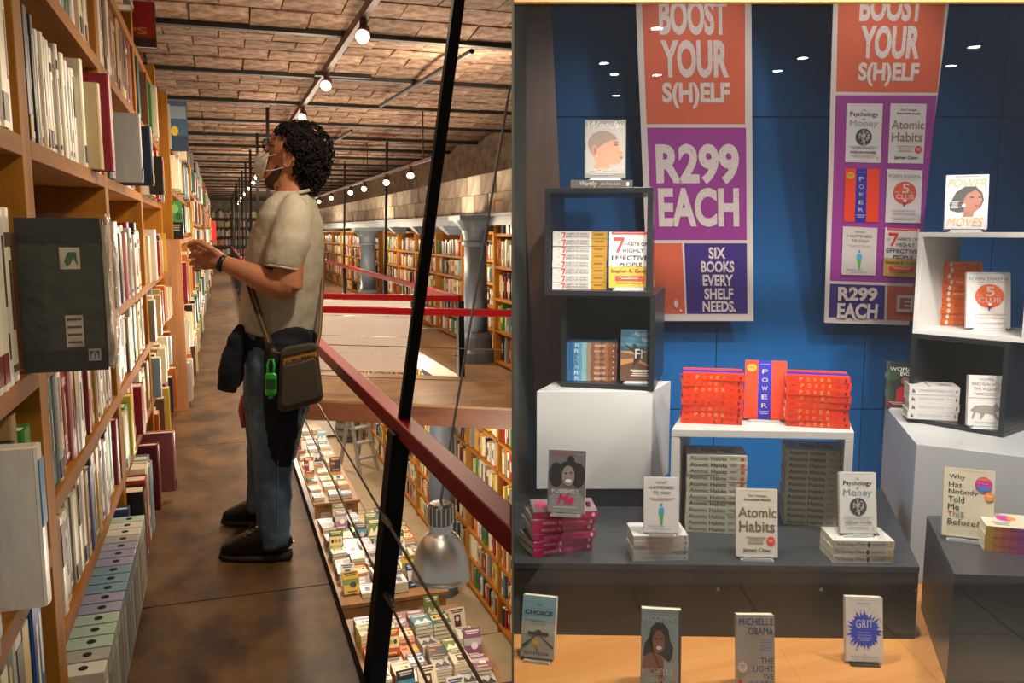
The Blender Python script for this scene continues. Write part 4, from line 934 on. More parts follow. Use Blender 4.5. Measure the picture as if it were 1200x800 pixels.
struct(MB().prism(wp((0.004, 2.1), (3.1, 2.1), (3.1, WD), (0.082, WD), (0.0045, 3.4)), -0.12, RZ, OAK).build('floor'))
wl = struct(empty('wall_left')); MB().prism(wp((-0.0005, 1.30), (0.003, 1.30), (0.004, 3.4), (0.082, WD), (-0.0005, WD)), -0.13, 2.6, GREYG).build('plaster', wl)
struct(MB().prism(wp((2.62, 2.1), (2.7, 2.1), (2.7, WD), (2.62, WD)), -0.1, 2.6, BLUE).build('wall_right'))
bw_ = struct(empty('wall_back'))
MB().prism(wp((0, WD + .012), (2.7, WD + .012), (2.7, WD + .1), (0, WD + .1)), -0.12, 2.6, BLUEJ).build('backing', bw_)
def rz_at(px, py, D): p = rd(onD(px, py, D)); return p.x, p.z
vj = [0.084] + [rz_at(x, 420, WD)[0] for x in (839, 1013)] + [2.25, 2.62]
hj_ = [-0.1, 0.5, rz_at(840, 137, WD)[1], 2.6]
for a, b_ in zip(vj, vj[1:]):
    for c_, d_ in zip(hj_, hj_[1:]):
        MB().prism(wp((a + .0025, WD), (b_ - .0025, WD), (b_ - .0025, WD + .011), (a + .0025, WD + .011)), c_ + .003, d_ - .003, BLUE).build('panel', bw_)
cw = struct(empty('ceiling'))
MB().prism(wp((0, 2.1), (2.7, 2.1), (2.7, WD + .1), (0, WD + .1)), 2.5, 2.6, pm('#c9c6bf', .8)).build('soffit', cw)
pl0, pl1 = rd(onD(609, 60, 3.93)).x, rd(onD(651, 60, 3.93)).x
sl = 0.055
m = MB(); za, zb = RZ, 2.5
def pil(z_): o_ = (1.9 - z_) * sl; return [W(r_ + o_, d_, z_) for r_, d_ in ((pl0, 3.86), (pl1, 3.86), (pl1, 4.0), (pl0, 4.0))]
m.hexa(pil(za) + pil(zb), PIL); struct(m.build('trim_3'))
# window glass with its pine head bar
gz = bpy.data.materials.new('window_glass'); gz.use_nodes = True; nt = gz.node_tree
pb = nt.nodes['Principled BSDF']; nt.nodes.remove(pb)
gl_ = nt.nodes.new('ShaderNodeBsdfGlossy'); gl_.inputs['Roughness'].default_value = 0.0; gl_.inputs['Color'].default_value = (1, 1, 1, 1)
tp = nt.nodes.new('ShaderNodeBsdfTransparent'); fr = nt.nodes.new('ShaderNodeFresnel'); fr.inputs[0].default_value = 1.45; mx = nt.nodes.new('ShaderNodeMixShader')
nt.links.new(fr.outputs[0], mx.inputs[0]); nt.links.new(tp.outputs[0], mx.inputs[1]); nt.links.new(gl_.outputs[0], mx.inputs[2]); nt.links.new(mx.outputs[0], nt.nodes['Material Output'].inputs[0])
gw = struct(empty('window_1'))
m = MB(); m.prism(wp((0.0045, GD), (2.62, GD), (2.62, GD + .008), (0.0045, GD + .008)), -0.1, 2.45, gz); m.build('pane', gw)
hz_ = rd(onD(900, 2.2, GD - .02)).z
MB().prism(wp((0.0045, GD - .02), (2.62, GD - .02), (2.62, GD + .0), (0.0045, GD + .0)), hz_, hz_ + .09, mat('frame_pine', '#c8904a', .5)).build('head_bar', gw)
MB().prism(wp((0.0045, GD - .12), (2.62, GD - .12), (2.62, GD - .101), (0.0045, GD - .101)), -.12, RZ + .0, mat('sill_metal', '#4a4a48', .4)).build('sill', gw)

# floor of the passage in front of the window (seen mirrored in the glass)
pf = struct(empty('floor'))
TILE = mat('passage_tile', '#8f8c80', 0.35, amount=.08, scale=(2, 2, 2))
MB().prism(wp((0.03, 1.2), (3, 1.2), (3, 2.09), (0.03, 2.09)), -0.10, -0.03, pm('#141414')).build('tile_bed', pf)
for i in range(5):
    for j in range(2):
        a, b_ = .05 + i * .42, .05 + (i + 1) * .42 - .008; c_, d_ = 1.22 + j * .43, 1.22 + (j + 1) * .43 - .008
        MB().prism(wp((a, c_), (b_, c_), (b_, d_), (a, d_)), -.03, -.02, TILE).build('tile', pf)

# black platform, white plinths, bench
def poly(pts, z_): return [tuple(onz(x, y, z_))[:2] for x, y in pts]
pf_ = tag(empty('display_platform'), 'low wide black platform across the window floor carrying book stacks', 'platform')
tp_ = poly([(602.5, 659), (1078, 664), (1034, 572), (602.5, 578)], PZ)
MB().prism(tp_, PZ - .02, PZ, LAM).build('top', pf_, bevel=.002)
c0 = Vector((sum(p[0] for p in tp_) / 4, sum(p[1] for p in tp_) / 4))
MB().prism([tuple(c0 + (Vector(p) - c0) * .997) for p in tp_], RZ, PZ - .0205, mat('black_laminate_front', '#33332f', 0.35, amount=.1, scale=(3, 3, 3))).build('body', pf_)
DOTM = mat('reflection_dot', '#a8a8a4', .25, metal=.9)
for x, y in ((841, 690), (962, 690), (1073, 692)):
    p = onz(x, 745, RZ) ; d_ = 2.705
    q = onD(x, y, rd(onz(x, 752, RZ)).y - .004)
    MB().tube([q, q - HF * .003], .006, DOTM, 12).build('cap', pf_)  # small discs standing in for floor lights reflected along the platform front
LP = 0.748
pd = tag(empty('display_plinth'), 'white plinth on the left carrying two black cubes', 'plinth')
pt_ = poly([(629, 458), (765, 458), (786, 446), (652, 446)], LP)
MB().prism(pt_, 0.365, LP, WLAM).build('body', pd, bevel=.002)
c0 = Vector((sum(p[0] for p in pt_) / 4, sum(p[1] for p in pt_) / 4)); MB().prism([tuple(c0 + (Vector(p) - c0) * .92) for p in pt_], PZ + .0005, 0.3645, LAMC).build('recessed_base', pd)
RP_ = 0.575
pd2 = tag(empty('display_plinth'), 'tall white plinth on the right carrying a black cube and a white cube', 'plinth')
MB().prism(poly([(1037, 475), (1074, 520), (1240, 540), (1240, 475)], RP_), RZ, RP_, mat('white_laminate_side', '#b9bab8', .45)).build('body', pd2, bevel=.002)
BZ = 0.385
bk_ = tag(empty('display_block'), 'black block at the right front corner of the window', 'block')
bp_ = poly([(1086, 604), (1118, 672), (1240, 676), (1240, 604)], BZ)
MB().prism(bp_, RZ, BZ, LAM).build('body', bk_, bevel=.002)
NZ = 0.665
bn = tag(empty('display_bench'), 'low white bench on the platform with orange books on top', 'bench')
bt_ = poly([(787, 503), (1001, 506.5), (992, 484), (801, 482)], NZ)
MB().prism(bt_, NZ - .026, NZ, WCUBE).build('top', bn, bevel=.0015)
def side(a, b_, th, sgn):
    a, b_ = Vector(a), Vector(b_); o_ = Vector((RT.x, RT.y)) * th * sgn; return [tuple(a), tuple(a + o_), tuple(b_ + o_), tuple(b_)]
MB().prism(side(bt_[0], bt_[3], .03, 1), PZ + .0005, NZ - .0265, WCUBE).build('side_panel', bn, bevel=.0015)
MB().prism(side(bt_[1], bt_[2], .03, -1), PZ + .0005, NZ - .0265, WCUBE).build('side_panel', bn, bevel=.0015)

def cube(lab, a, b_, z_, h, depth, m_, back=None, t_=.019):
    """open box with its front lower edge running from a to b_"""
    a, b_ = Vector((a[0], a[1], 0)), Vector((b_[0], b_[1], 0)); wd_ = (b_ - a).length; ang = math.atan2((b_ - a).y, (b_ - a).x)
    o = tag(empty('display_cube', (a.x, a.y, z_), ang), lab, 'cube')
    MB().box(0, wd_, 0, depth, 0, t_, m_).build('bottom', o, bevel=.001); MB().box(0, wd_, 0, depth, h - t_, h, m_).build('top', o, bevel=.001)
    MB().box(0, t_, 0, depth, t_, h - t_, m_).build('side', o, bevel=.001); MB().box(wd_ - t_, wd_, 0, depth, t_, h - t_, m_).build('side', o, bevel=.001)
    if back: MB().box(t_, wd_ - t_, depth - .012, depth, t_, h - t_, back).build('back', o)
    return o
def rp(px, py, D): return onD(px, py, D)
a = rp(657, 457, 3.26); b_ = rp(766, 457, 3.17)
cube('lower black cube on the left plinth, closed at the back', a, b_, LP + .0005, .365, .44, LAMC, mat('cube_back', '#101112', .5))
UZ = LP + .366
a = rp(638, 340, 3.13); b_ = rp(763, 340, 3.06)
cube('upper black cube on the left, open to the blue wall behind', a, b_, UZ, .388, .44, LAMC)
a = onz(1062, 493, RP_); b_ = onz(1175, 513, RP_)
cube('black cube standing on the right plinth', a, b_, RP_ + .0005, .362, .36, LAMC, mat('cube_back', '#101112', .5))
VZ = RP_ + .363
cube('white cube stacked on the right black cube', onz(1062, 493, RP_) + RT * .003, onz(1175, 513, RP_) + RT * .045 - HF * .03, VZ, .405, .36, WCUBE)

# ------------------------------------------------------------------ print designs
def a_habits(a, tan='#b09a78'):
    a.lines(.2, .03, .8, .045, 1, '#b0a898').text('Tiny Changes,', .27, .085, .76, .125, '#3a3632', .02).text('Remarkable Results', .19, .14, .84, .175, '#3a3632', .02)
    a.text('Atomic', .05, .27, .97, .42, tan, .018).text('Habits', .07, .47, .93, .63, tan, .018)
    a.lines(.22, .70, .72, .82, 3, '#b0a28c').ell(.83, .76, .105, .065, '#d8382a').lines(.76, .735, .9, .785, 3, '#f0b8a8').text('James Clear', .16, .87, .84, .935, '#2a2826', .02)
def a_psy(a):
    a.lines(.1, .03, .9, .045, 1, '#b8b2a8').text('The', .44, .09, .54, .125, '#3a3a3a').text('Psychology', .1, .135, .88, .235, '#1c1c1e', .01).text('of', .45, .235, .53, .275, '#4a6a5e', .01, .3).text('Money', .1, .275, .88, .41, '#6f9a8c', .0)
    a.ell(.5, .56, .23, .145, '#3c3d40'); r_ = random.Random(3)
    for q in range(26): t = r_.uniform(0, 6.28); g = r_.uniform(0, .8); a.ell(.5 + .2 * g * math.cos(t), .56 + .125 * g * math.sin(t), .045, .008, '#b9b8b4', 8, r_.uniform(0, 3)); a.k -= 1
    a.k += 1; a.rect(.495, .42, .505, .7, '#d8d6d0').lines(.08, .72, .92, .77, 2, '#9a968e').text('MORGAN HOUSEL', .13, .8, .87, .84, '#2a2a2a', .02).lines(.12, .865, .88, .92, 2, '#b0aca4').rect(.87, .89, .93, .93, '#d8b818')
def a_power(a):
    a.rect(0, 0, 1, 1, '#e23a12').rect(.32, 0, .64, 1, '#23209a').ell(.16, .13, .12, .065, '#c89a3a').lines(.08, .11, .24, .15, 2, '#8a5a1a').lines(.36, .06, .6, .085, 1, '#8a88c8')
    for q, ch in enumerate('POWER'): a.text(ch, .41, .15 + q * .145, .55, .225 + q * .145, '#e6dccc', .012)
    a.lines(.35, .86, .61, .93, 2, '#a8a0c8')
def a_five(a, o='#e05a1c'):
    a.lines(.12, .025, .88, .04, 1, '#b8a898').text('ROBIN SHARMA', .05, .09, .95, .15, '#5a5a62', .0).lines(.1, .175, .9, .195, 1, '#a8a098').ell(.52, .43, .33, .215, o)
    a.text('THE', .24, .40, .36, .435, '#f4e2d4').text('5', .44, .26, .64, .43, '#fbf3ea', .01).text('AM', .66, .40, .76, .435, '#f4e2d4').text('CLUB', .28, .455, .78, .545, '#fbf3ea', .006).ell(.53, .61, .07, .045, '#b02a20').ell(.53, .575, .05, .025, '#e8e4e0').ell(.51, .66, .02, .03, '#2a2a6a')
    a.text('OWN YOUR MORNING', .16, .745, .88, .775, '#d8a890').text('ELEVATE YOUR LIFE', .2, .805, .84, .835, '#d8a890').lines(.1, .90, .9, .94, 2, '#b8b0a8')
def a_what(a):
    a.text('WHAT', .34, .07, .68, .125, '#6a6660', .01).text('HAPPENED', .14, .16, .86, .215, '#6a6660', .01).text('TO YOU?', .26, .255, .76, .31, '#6a6660', .01).lines(.12, .37, .88, .43, 2, '#c0a898')
    a.ell(.5, .5, .035, .03, '#3a8ac0').poly([(.43, .55), (.57, .55), (.585, .64), (.54, .68), (.46, .68), (.415, .64)], '#4a9cc8').poly([(.45, .66), (.56, .66), (.53, .86), (.49, .86)], '#4aa83a').text('BRUCE D. PERRY', .14, .875, .62, .9, '#8a867e').text('OPRAH WINFREY', .26, .925, .78, .95, '#8a867e')
def a_seven(a, g='#c8961e'):
    a.rect(0, .62, 1, 1, g).rect(.06, .0, .94, .05, '#d82a24').lines(.1, .015, .9, .035, 1, '#f0a8a0').text('THE', .04, .22, .15, .255, '#6a6a6a').poly([(.1, .1), (.38, .1), (.38, .15), (.24, .37), (.16, .37), (.3, .16), (.12, .165)], '#d2281e')
    a.text('HABITS OF', .36, .19, .95, .25, '#4a4a4e', .006).text('HIGHLY', .34, .30, .88, .37, '#3a3a3e', .01).text('EFFECTIVE', .06, .425, .97, .505, '#3a3a3e', .012).text('PEOPLE', .26, .55, .82, .62, '#3a3a3e', .01).text('Stephen R. Covey', .05, .67, .97, .75, '#5a4010', .01)
    a.rect(.16, .79, .88, .875, '#d82a24').lines(.24, .805, .8, .86, 2, '#f0b8a8').lines(.16, .91, .86, .93, 1, '#7a5a10')
def a_worthy(a):
    a.rect(0, 0, 1, 1, '#6f675e').rect(.03, .1, .97, .92, '#9a9186').text('Worthy', .07, .03, .97, .19, '#efe9e0', .012, .35)
    a.poly([(.07, .42), (.1, .32), (.2, .24), (.36, .19), (.56, .2), (.74, .27), (.82, .36), (.84, .46), (.95, .52), (.9, .56), (.93, .60), (.91, .64), (.92, .67), (.88, .7), (.86, .75), (.76, .77), (.62, .75), (.6, .84), (.22, .84), (.28, .72), (.2, .62), (.12, .52)], '#b5764e')
    a.poly([(.07, .42), (.1, .32), (.2, .24), (.36, .19), (.56, .2), (.74, .27), (.79, .34), (.62, .36), (.45, .42), (.3, .5), (.2, .6), (.12, .52)], '#75563f').ell(.24, .52, .07, .09, '#a3683f').ell(.25, .53, .035, .055, '#75452a').ell(.76, .43, .05, .016, '#3a241a').ell(.76, .385, .07, .012, '#5a3a28').ell(.89, .645, .04, .018, '#8a3a30').poly([(.84, .46), (.95, .52), (.9, .56), (.84, .55)], '#c8885c').ell(.3, .63, .02, .02, '#d8b84a')
    a.text('Jada Pinkett Smith', .1, .83, .95, .91, '#efe9e0', .005, .35).lines(.12, .935, .7, .95, 1, '#c8bfb4')
def a_fi(a):
    a.rect(0, 0, 1, .42, '#1f5068').rect(0, .15, 1, .23, '#2f6a80').rect(0, .26, 1, .32, '#4a7f8c').rect(0, .42, 1, .8, '#b8773c').poly([(0, .44), (.6, .5), (.4, .56), (0, .58)], '#6a4a38').poly([(.5, .5), (1, .4), (1, .7), (.7, .62)], '#4a4526').poly([(0, .7), (.5, .62), (1, .75), (1, 1), (0, 1)], '#5a3a28')
    a.text('Alexandra', .4, .04, .97, .13, '#cfd8d4', .003, .35).text('Fuller', .66, .16, .97, .24, '#cfd8d4', .003, .35)
    a.poly([(.08, .26), (.4, .38), (.38, .28), (.48, .28), (.58, .38), (.8, .34), (.68, .42), (.62, .6), (.48, .66), (.4, .76), (.42, .6), (.44, .46)], '#1d1a1c').text('Fi', .46, .38, .7, .56, '#f0ece4', .015).lines(.3, .78, .97, .92, 4, '#d8cfc0')
def a_becoming(a):
    a.rect(0, 0, 1, 1, '#93a09c').rect(.93, 0, 1, 1, '#4a4040').lines(.1, .03, .85, .045, 1, '#6a746f').text('BECOMING', .04, .085, .9, .155, '#e9e6da', .005)
    a.poly([(.05, .62), (.08, .46), (.2, .36), (.24, .24), (.38, .17), (.55, .18), (.68, .26), (.72, .4), (.8, .48), (.78, .62), (.7, .68), (.5, .6), (.2, .6)], '#1e1918').poly([(.02, .78), (.06, .64), (.2, .57), (.45, .58), (.56, .66), (.58, .8), (.52, 1), (.44, 1), (.46, .8), (.2, .84)], '#8a5238')
    a.ell(.44, .42, .155, .15, '#8f583c').ell(.37, .385, .035, .012, '#1c1210').ell(.51, .385, .035, .012, '#1c1210').ell(.45, .5, .07, .024, '#efe6dc').poly([(.28, .5), (.33, .5), (.42, .6), (.36, .64)], '#9a6244')
    a.text('MICHELLE', .03, .77, .8, .85, '#efeae0', .006).text('OBAMA', .13, .885, .7, .95, '#efeae0', .006).ell(.83, .955, .05, .03, '#d84a1c').ell(.83, .955, .02, .018, '#efeae0')
def a_light(a):
    a.rect(0, 0, 1, 1, '#a59d8c')
    for q in range(18):
        t = -1.2 + q * .14; a.poly([(.1 + .1 * math.cos(t), .45 + .06 * math.sin(t)), (.1 + .62 * math.cos(t), .45 + .36 * math.sin(t)), (.1 + .62 * math.cos(t + .03), .45 + .36 * math.sin(t + .03))], '#8d8576'); a.k -= 1
    a.k += 1; P_ = '#6f5290'
    a.text('MICHELLE', .05, .045, .97, .14, P_, .012).text('OBAMA', .3, .175, .97, .27, P_, .012).lines(.6, .33, .96, .52, 5, '#8a7fa0').text('THE', .62, .59, .97, .675, P_, .012).text('LIGHT', .42, .7, .97, .785, P_, .012).text('WE', .68, .81, .97, .89, P_, .012).text('CARRY', .32, .91, .97, .985, P_, .012).ell(.14, .72, .12, .075, '#cfc6c0').lines(.06, .69, .22, .75, 3, '#8a7a90').ell(.07, .92, .045, .03, '#c83a2a')
def a_grit(a):
    a.lines(.1, .05, .92, .065, 1, '#b8b0a0').lines(.28, .095, .7, .12, 2, '#8a8a90'); r_ = random.Random(6); pts = []
    for q in range(56): t = 2 * math.pi * q / 56; g = (.34 if q % 2 else .46) * r_.uniform(.82, 1.12); pts.append((.5 + g * 1.05 * math.cos(t), .52 + g * .66 * math.sin(t)))
    a.poly(pts, '#1c3fc0')
    for q in range(26): t = r_.uniform(0, 6.28); g = r_.uniform(.44, .56); s_ = r_.uniform(.006, .016); a.ell(min(.97, max(.03, .5 + g * 1.0 * math.cos(t))), .52 + g * .66 * math.sin(t), s_, s_ * .7, '#1c3fc0', 8); a.k -= 1
    a.k += 1; a.text('GRIT', .27, .35, .74, .48, '#f4f2ee', .01).text('Why passion', .34, .535, .66, .565, '#d0d6f0').text('and resilience', .32, .575, .68, .6, '#d0d6f0').text('are the secrets', .31, .61, .69, .64, '#d0d6f0').text('to success', .37, .65, .63, .675, '#d0d6f0').text('Angela Duckworth', .13, .895, .87, .955, '#9a948a')
def a_choice(a):
    a.rect(0, 0, 1, .42, '#8cb2bc').rect(0, .42, 1, 1, '#b5b8a8').rect(0, .62, 1, 1, '#a3a293')
    for q in range(4): a.rect(0, .1 + .1 * q, 1, .105 + .1 * q, '#6f959f'); a.k -= 1
    a.k += 1; a.text('THE', .42, .13, .58, .155, '#1f3a44', .02).text('CHOICE', .08, .235, .92, .30, '#1a2c36', .03).text('Even in hell', .28, .385, .68, .415, '#8a6a4a').text('hope can flower', .24, .44, .72, .47, '#8a6a4a').rect(.2, .58, .82, .63, '#4a4a44').poly([(.42, .56), (.52, .54), (.6, .56), (.6, .62), (.42, .62)], '#4a4a44').poly([(.4, .65), (.44, .65), (.1, .84), (.02, .82)], '#4a463e').poly([(.56, .65), (.6, .65), (.98, .8), (.95, .84)], '#4a463e').ell(.5, .76, .08, .05, '#d0ac20').ell(.42, .74, .06, .03, '#d8b838').poly([(.46, .78), (.54, .78), (.5, .88)], '#c09a20').text('EDITH EGER', .12, .905, .86, .95, '#2a2a28', .02)
def a_posit(a):
    a.rect(0, 0, 1, 1, '#6f6866').text('NOZIBELE MAYABA', .08, .05, .74, .09, '#d83a50', .02).text('Qunu', .76, .05, .94, .09, '#d8d0cc')
    a.ell(.22, .4, .2, .2, '#1a1718').ell(.8, .4, .19, .2, '#1a1718').ell(.58, .27, .27, .1, '#1a1718').ell(.6, .16, .1, .075, '#141213').poly([(.02, 1), (.05, .75), (.3, .62), (.8, .62), (1, .8), (1, 1)], '#8c8583').ell(.54, .41, .17, .165, '#94807a').ell(.47, .37, .035, .013, '#1a1412').ell(.61, .36, .035, .013, '#1a1412').ell(.55, .49, .085, .03, '#e9e4e0')
    a.text('POSITIVELY', .12, .63, .84, .69, '#f2eeea', .02).text('Me', .26, .70, .72, .87, '#e81e62', .05, .3).lines(.14, .91, .8, .925, 1, '#e0dcd8')
def a_moves(a):
    a.rect(0, 0, 1, 1, '#d2cdd4').lines(.2, .03, .8, .055, 1, '#7a7c94').text('POWER', .04, .085, .94, .23, '#e0b03a', .0, .25)
    a.poly([(.12, .66), (.1, .55), (.25, .32), (.45, .22), (.7, .22), (.86, .34), (.9, .48), (.82, .62), (.6, .68), (.3, .7)], '#2c2220').poly([(.45, .7), (.42, .5), (.5, .36), (.7, .28), (.82, .36), (.86, .48), (.78, .64), (.68, .7), (.66, .78), (.42, .78)], '#a8664a').ell(.62, .42, .05, .018, '#241614').ell(.8, .42, .04, .016, '#241614').ell(.74, .58, .06, .022, '#a03a3e').ell(.44, .57, .045, .03, '#f0eae4').lines(.14, .5, .32, .64, 4, '#cfc8c4').text('MOVES', .06, .8, .9, .95, '#e0b03a', .0, .25)
def a_evolve(a):
    a.rect(0, 0, 1, 1, '#1f2a20').ell(.2, .3, .25, .12, '#2f4a30').ell(.85, .2, .2, .1, '#34503a').ell(.12, .7, .15, .15, '#2a4028').text('WOMAN', .12, .12, .95, .21, '#f0eeea', .03).text('EVOLVE', .45, .22, .98, .31, '#f0eeea', .03).ell(.6, .42, .2, .13, '#16110f').ell(.6, .42, .13, .095, '#8a5840').poly([(.3, .95), (.34, .62), (.48, .54), (.75, .54), (.95, .65), (.95, .95)], '#b01420').rect(0, .86, 1, 1, '#5a1018').lines(.1, .88, .9, .95, 2, '#d8a8a0')
def a_wolf(a):
    a.rect(0, 0, 1, 1, '#cdc8c2').rect(0, .44, 1, .455, '#8a8480').text('WOMEN', .3, .05, .72, .11, '#9a938c').text('WHO RUN WITH', .08, .14, .92, .205, '#9a938c').text('THE WOLVES', .14, .235, .88, .3, '#9a938c').lines(.15, .34, .85, .41, 2, '#b0a8a0')
    a.poly([(.06, .7), (.2, .6), (.5, .58), (.68, .6), (.8, .54), (.86, .6), (.96, .66), (.84, .7), (.78, .72), (.88, .86), (.84, .88), (.7, .76), (.5, .74), (.4, .86), (.34, .86), (.36, .76), (.24, .72), (.16, .86), (.1, .86), (.16, .72)], '#8d857e').lines(.2, .92, .8, .95, 1, '#a8a09a')
def a_why(a):
    a.lines(.2, .035, .85, .05, 1, '#b8ac8c')
    for q, (t, x1) in enumerate((('Why', .42), ('Has', .36), ('Nobody', .68), ('Told', .42), ('Me', .32), ('This', .42), ('Before?', .72))):
        y_ = .1 + q * .108
        if t == 'This':
            for ch, xa, xb, c_ in (('T', .1, .19, '#c8486a'), ('h', .21, .28, '#c86a8a'), ('i', .30, .33, '#5ab0a0'), ('s', .35, .42, '#8a86a8')): a.text(ch, xa, y_, xb, y_ + .075, c_, .005)
        else: a.text(t, .1, y_, x1, y_ + .085, '#3a342e', .006)
    a.ell(.78, .22, .17, .115, '#c02a90').poly([(.64, .16), (.92, .16), (.86, .12), (.7, .12)], '#e06a2a').poly([(.62, .25), (.94, .25), (.88, .30), (.7, .31)], '#2a7ac0').text('Tips', .68, .19, .86, .22, '#f4e0f0').ell(.9, .38, .1, .065, '#e8862a').lines(.83, .36, .97, .4, 2, '#f8dcb8').text('DR JULIE SMITH', .1, .885, .78, .925, '#d8b8a0')

# ------------------------------------------------------------------ book builders
def cmat(hexc): return mat('board_' + hexc[1:], hexc, 0.38)
ACR = mat('clear_acrylic', '#c8ccca', 0.1, spec=.6)
def stand_book(lab, cat_name, loc, w_, h, t, yaw, tilt, hexc, art, spine=None, stand='acrylic', pages=True):
    tl = math.radians(tilt); ry = RB + math.radians(yaw)
    loc = Vector(loc) + Vector((0, 0, t * math.sin(tl) + .006))
    o = tag(empty('paperback', loc, (-tl, 0, ry)), lab, 'paperback')
    c_ = cmat(hexc); m = MB(); k = .0016
    m.box(-w_ / 2, w_ / 2, 0, k, 0, h, c_); m.box(-w_ / 2, w_ / 2, t - k, t, 0, h, c_); m.box(-w_ / 2, -w_ / 2 + k, k, t - k, 0, h, cmat(spine or hexc)); m.build('cover', o)
    MB().box(-w_ / 2 + k, w_ / 2 - .0015, k, t - k, .0012, h - .0012, PAGES).build('page_block', o)
    a = Art(lambda u, v, l: (-w_ / 2 + w_ * u, -l, h * (1 - v)), .00025); art(a); a.build('cover_print', o)
    s_ = tag(empty('book_stand', Vector(loc) - Vector((0, 0, t * math.sin(tl) + .006)), (0, 0, ry)), ('black' if stand == 'black' else 'clear') + ' easel stand behind the ' + lab.split(',')[0], 'stand')
    sm_ = pm('#151515') if stand == 'black' else ACR
    m = MB(); m.box(-w_ * .4, w_ * .4, -.012, t + .03, 0, .003, sm_); m.box(-w_ * .36, w_ * .36, -.014, -.011, 0, .010, sm_); m.build('foot', s_)
    m = MB(); bx = t / math.cos(tl); m.bar((0, bx + .008, .003), (0, bx + .012 + .6 * h * math.sin(tl), .6 * h * math.cos(tl)), w_ * .45, .003, sm_, (1, 0, 0)); m.build('back_rest', s_)
    m = MB(); m.bar((0, t + .06, .0025), (0, bx + .012 + .55 * h * math.sin(tl), .55 * h * math.cos(tl)), w_ * .3, .0025, sm_, (1, 0, 0)); m.build('strut', s_)
    return o
def flat_proto(w_, d_, t, hexc, spine_art, top_art=None, spine=None):
    o = empty('paperback'); c_ = cmat(hexc); m = MB(); k = .0013
    m.box(-w_ / 2, w_ / 2, 0, d_, 0, k, c_); m.box(-w_ / 2, w_ / 2, 0, d_, t - k, t, c_); m.box(-w_ / 2, w_ / 2, 0, k, k, t - k, cmat(spine or hexc)); m.build('cover', o)
    MB().box(-w_ / 2 + .0012, w_ / 2 - .0012, k, d_ - .002, k, t - k, PAGES).build('page_block', o)
    a = Art(lambda u, v, l: (-w_ / 2 + w_ * u, -l, t * (1 - v)), .0002); spine_art(a); a.build('spine_print', o)
    if top_art:
        a = Art(lambda u, v, l: (-w_ / 2 + w_ * v, d_ * u, t + l), .00006) if top_art[0] == 'side' else Art(lambda u, v, l: (-w_ / 2 + w_ * u, d_ * (1 - v), t + l), .00006)
        top_art[1](a); a.build('cover_print', o)
    return o
def stack(proto, n, loc, yaw, t, what, where, jit=1.2, shift=.0015, seed=1, yaws=None):
    r_ = random.Random(seed); loc = Vector(loc)
    for i in range(n):
        o = proto if i == 0 else copy_tree(proto)
        yy = yaws[i] if yaws else yaw + r_.uniform(-jit, jit)
        o.location = loc + Vector((r_.uniform(-shift, shift), r_.uniform(-shift, shift), i * (t + .0004) + .0005)); o.rotation_euler = (0, 0, RB + math.radians(yy))
        top_ = n - 1 - i
        pos = 'topmost' if top_ == 0 else ('lowest' if i == 0 else '%s from top' % ORD[top_ + 1])
        tag(o, '%s, %s, %s' % (what, pos, where), 'paperback', where)
    return loc.z + n * (t + .0004)

# front row on the oak floor
def fz_(px, py): return onz(px, py, RZ)
stand_book('paperback with a pale blue sky and rail tracks, front row far left', '', fz_(629, 775), .104, .183, .030, -14, 13, '#b5b8a8', a_choice)
stand_book('paperback with a long-haired woman resting her chin, front row', '', fz_(774, 808), .113, .216, .030, -7, 10, '#93a09c', a_becoming, stand='black')
stand_book('grey paperback with purple capitals and fine rays, front row', '', fz_(886, 809), .107, .203, .026, -1, 10, '#a59d8c', a_light)
stand_book('white paperback with a bright blue ink splash, front row', '', fz_(1013, 779), .109, .192, .024, -5, 11, '#d6d2ca', a_grit, stand='black')
# on the black platform
def sp_pos(a): a.rect(0, 0, 1, 1, '#c21c5c').text('POSITIVELY', .17, .3, .4, .7, '#f0d0dc', .02).text('Me', .42, .15, .47, .8, '#f4e0e8', .04, .3).text('NOZIBELE MAYABA', .5, .35, .82, .65, '#e08aac').ell(.93, .5, .025, .3, '#f0d0dc')
pr = flat_proto(.212, .14, .0232, '#8c3a58', sp_pos, ('top', lambda a: a.rect(0, 0, 1, 1, '#7d7573').text('Me', .7, .1, .95, .7, '#e81e62', .05, .3).ell(.15, .5, .1, .3, '#d02a60')), '#c21c5c')
p0 = onz(661, 648, PZ)
zt_ = stack(pr, 6, p0, 20, .0232, 'pink spined paperback', 'pink stack on the platform', yaws=[21, 20, 12, 13, 9, 4], shift=.005, seed=3)
stand_book('paperback with a laughing woman and pink brush letters, upright on the pink stack', '', onz(663, 604, zt_) , .122, .2, .022, -9, 12, '#d8d0c8', a_posit)
def sp_what(a): a.rect(0, 0, 1, 1, '#b9b8b2').text('WHAT HAPPENED TO YOU?', .14, .35, .55, .65, '#8a8680').lines(.6, .4, .85, .6, 1, '#a8a49c').ell(.94, .5, .02, .25, '#4a8a9a')
def sp_white(a): a.rect(0, 0, 1, 1, '#c8c5bc')
pr = flat_proto(.178, .125, .0165, '#cfccc6', sp_what, ('top', lambda a: a.lines(.72, .1, .95, .9, 7, '#c8b8a8')))
p0 = onz(774, 657, PZ)
zt_ = stack(pr, 5, p0, 2, .0165, 'white paperback with pale grey spine', 'low stack left of bench', seed=5)
stand_book('white paperback with a small blue and green figure, upright on the low white stack', '', onz(775, 627, zt_), .112, .176, .018, -3, 11, '#d2cec8', a_what)
stand_book('cream paperback with two bold tan words, alone in the middle of the platform', '', onz(887, 656, PZ), .132, .218, .019, -5, 12, '#cfc8b6', lambda a: a_habits(a, '#95886f'))
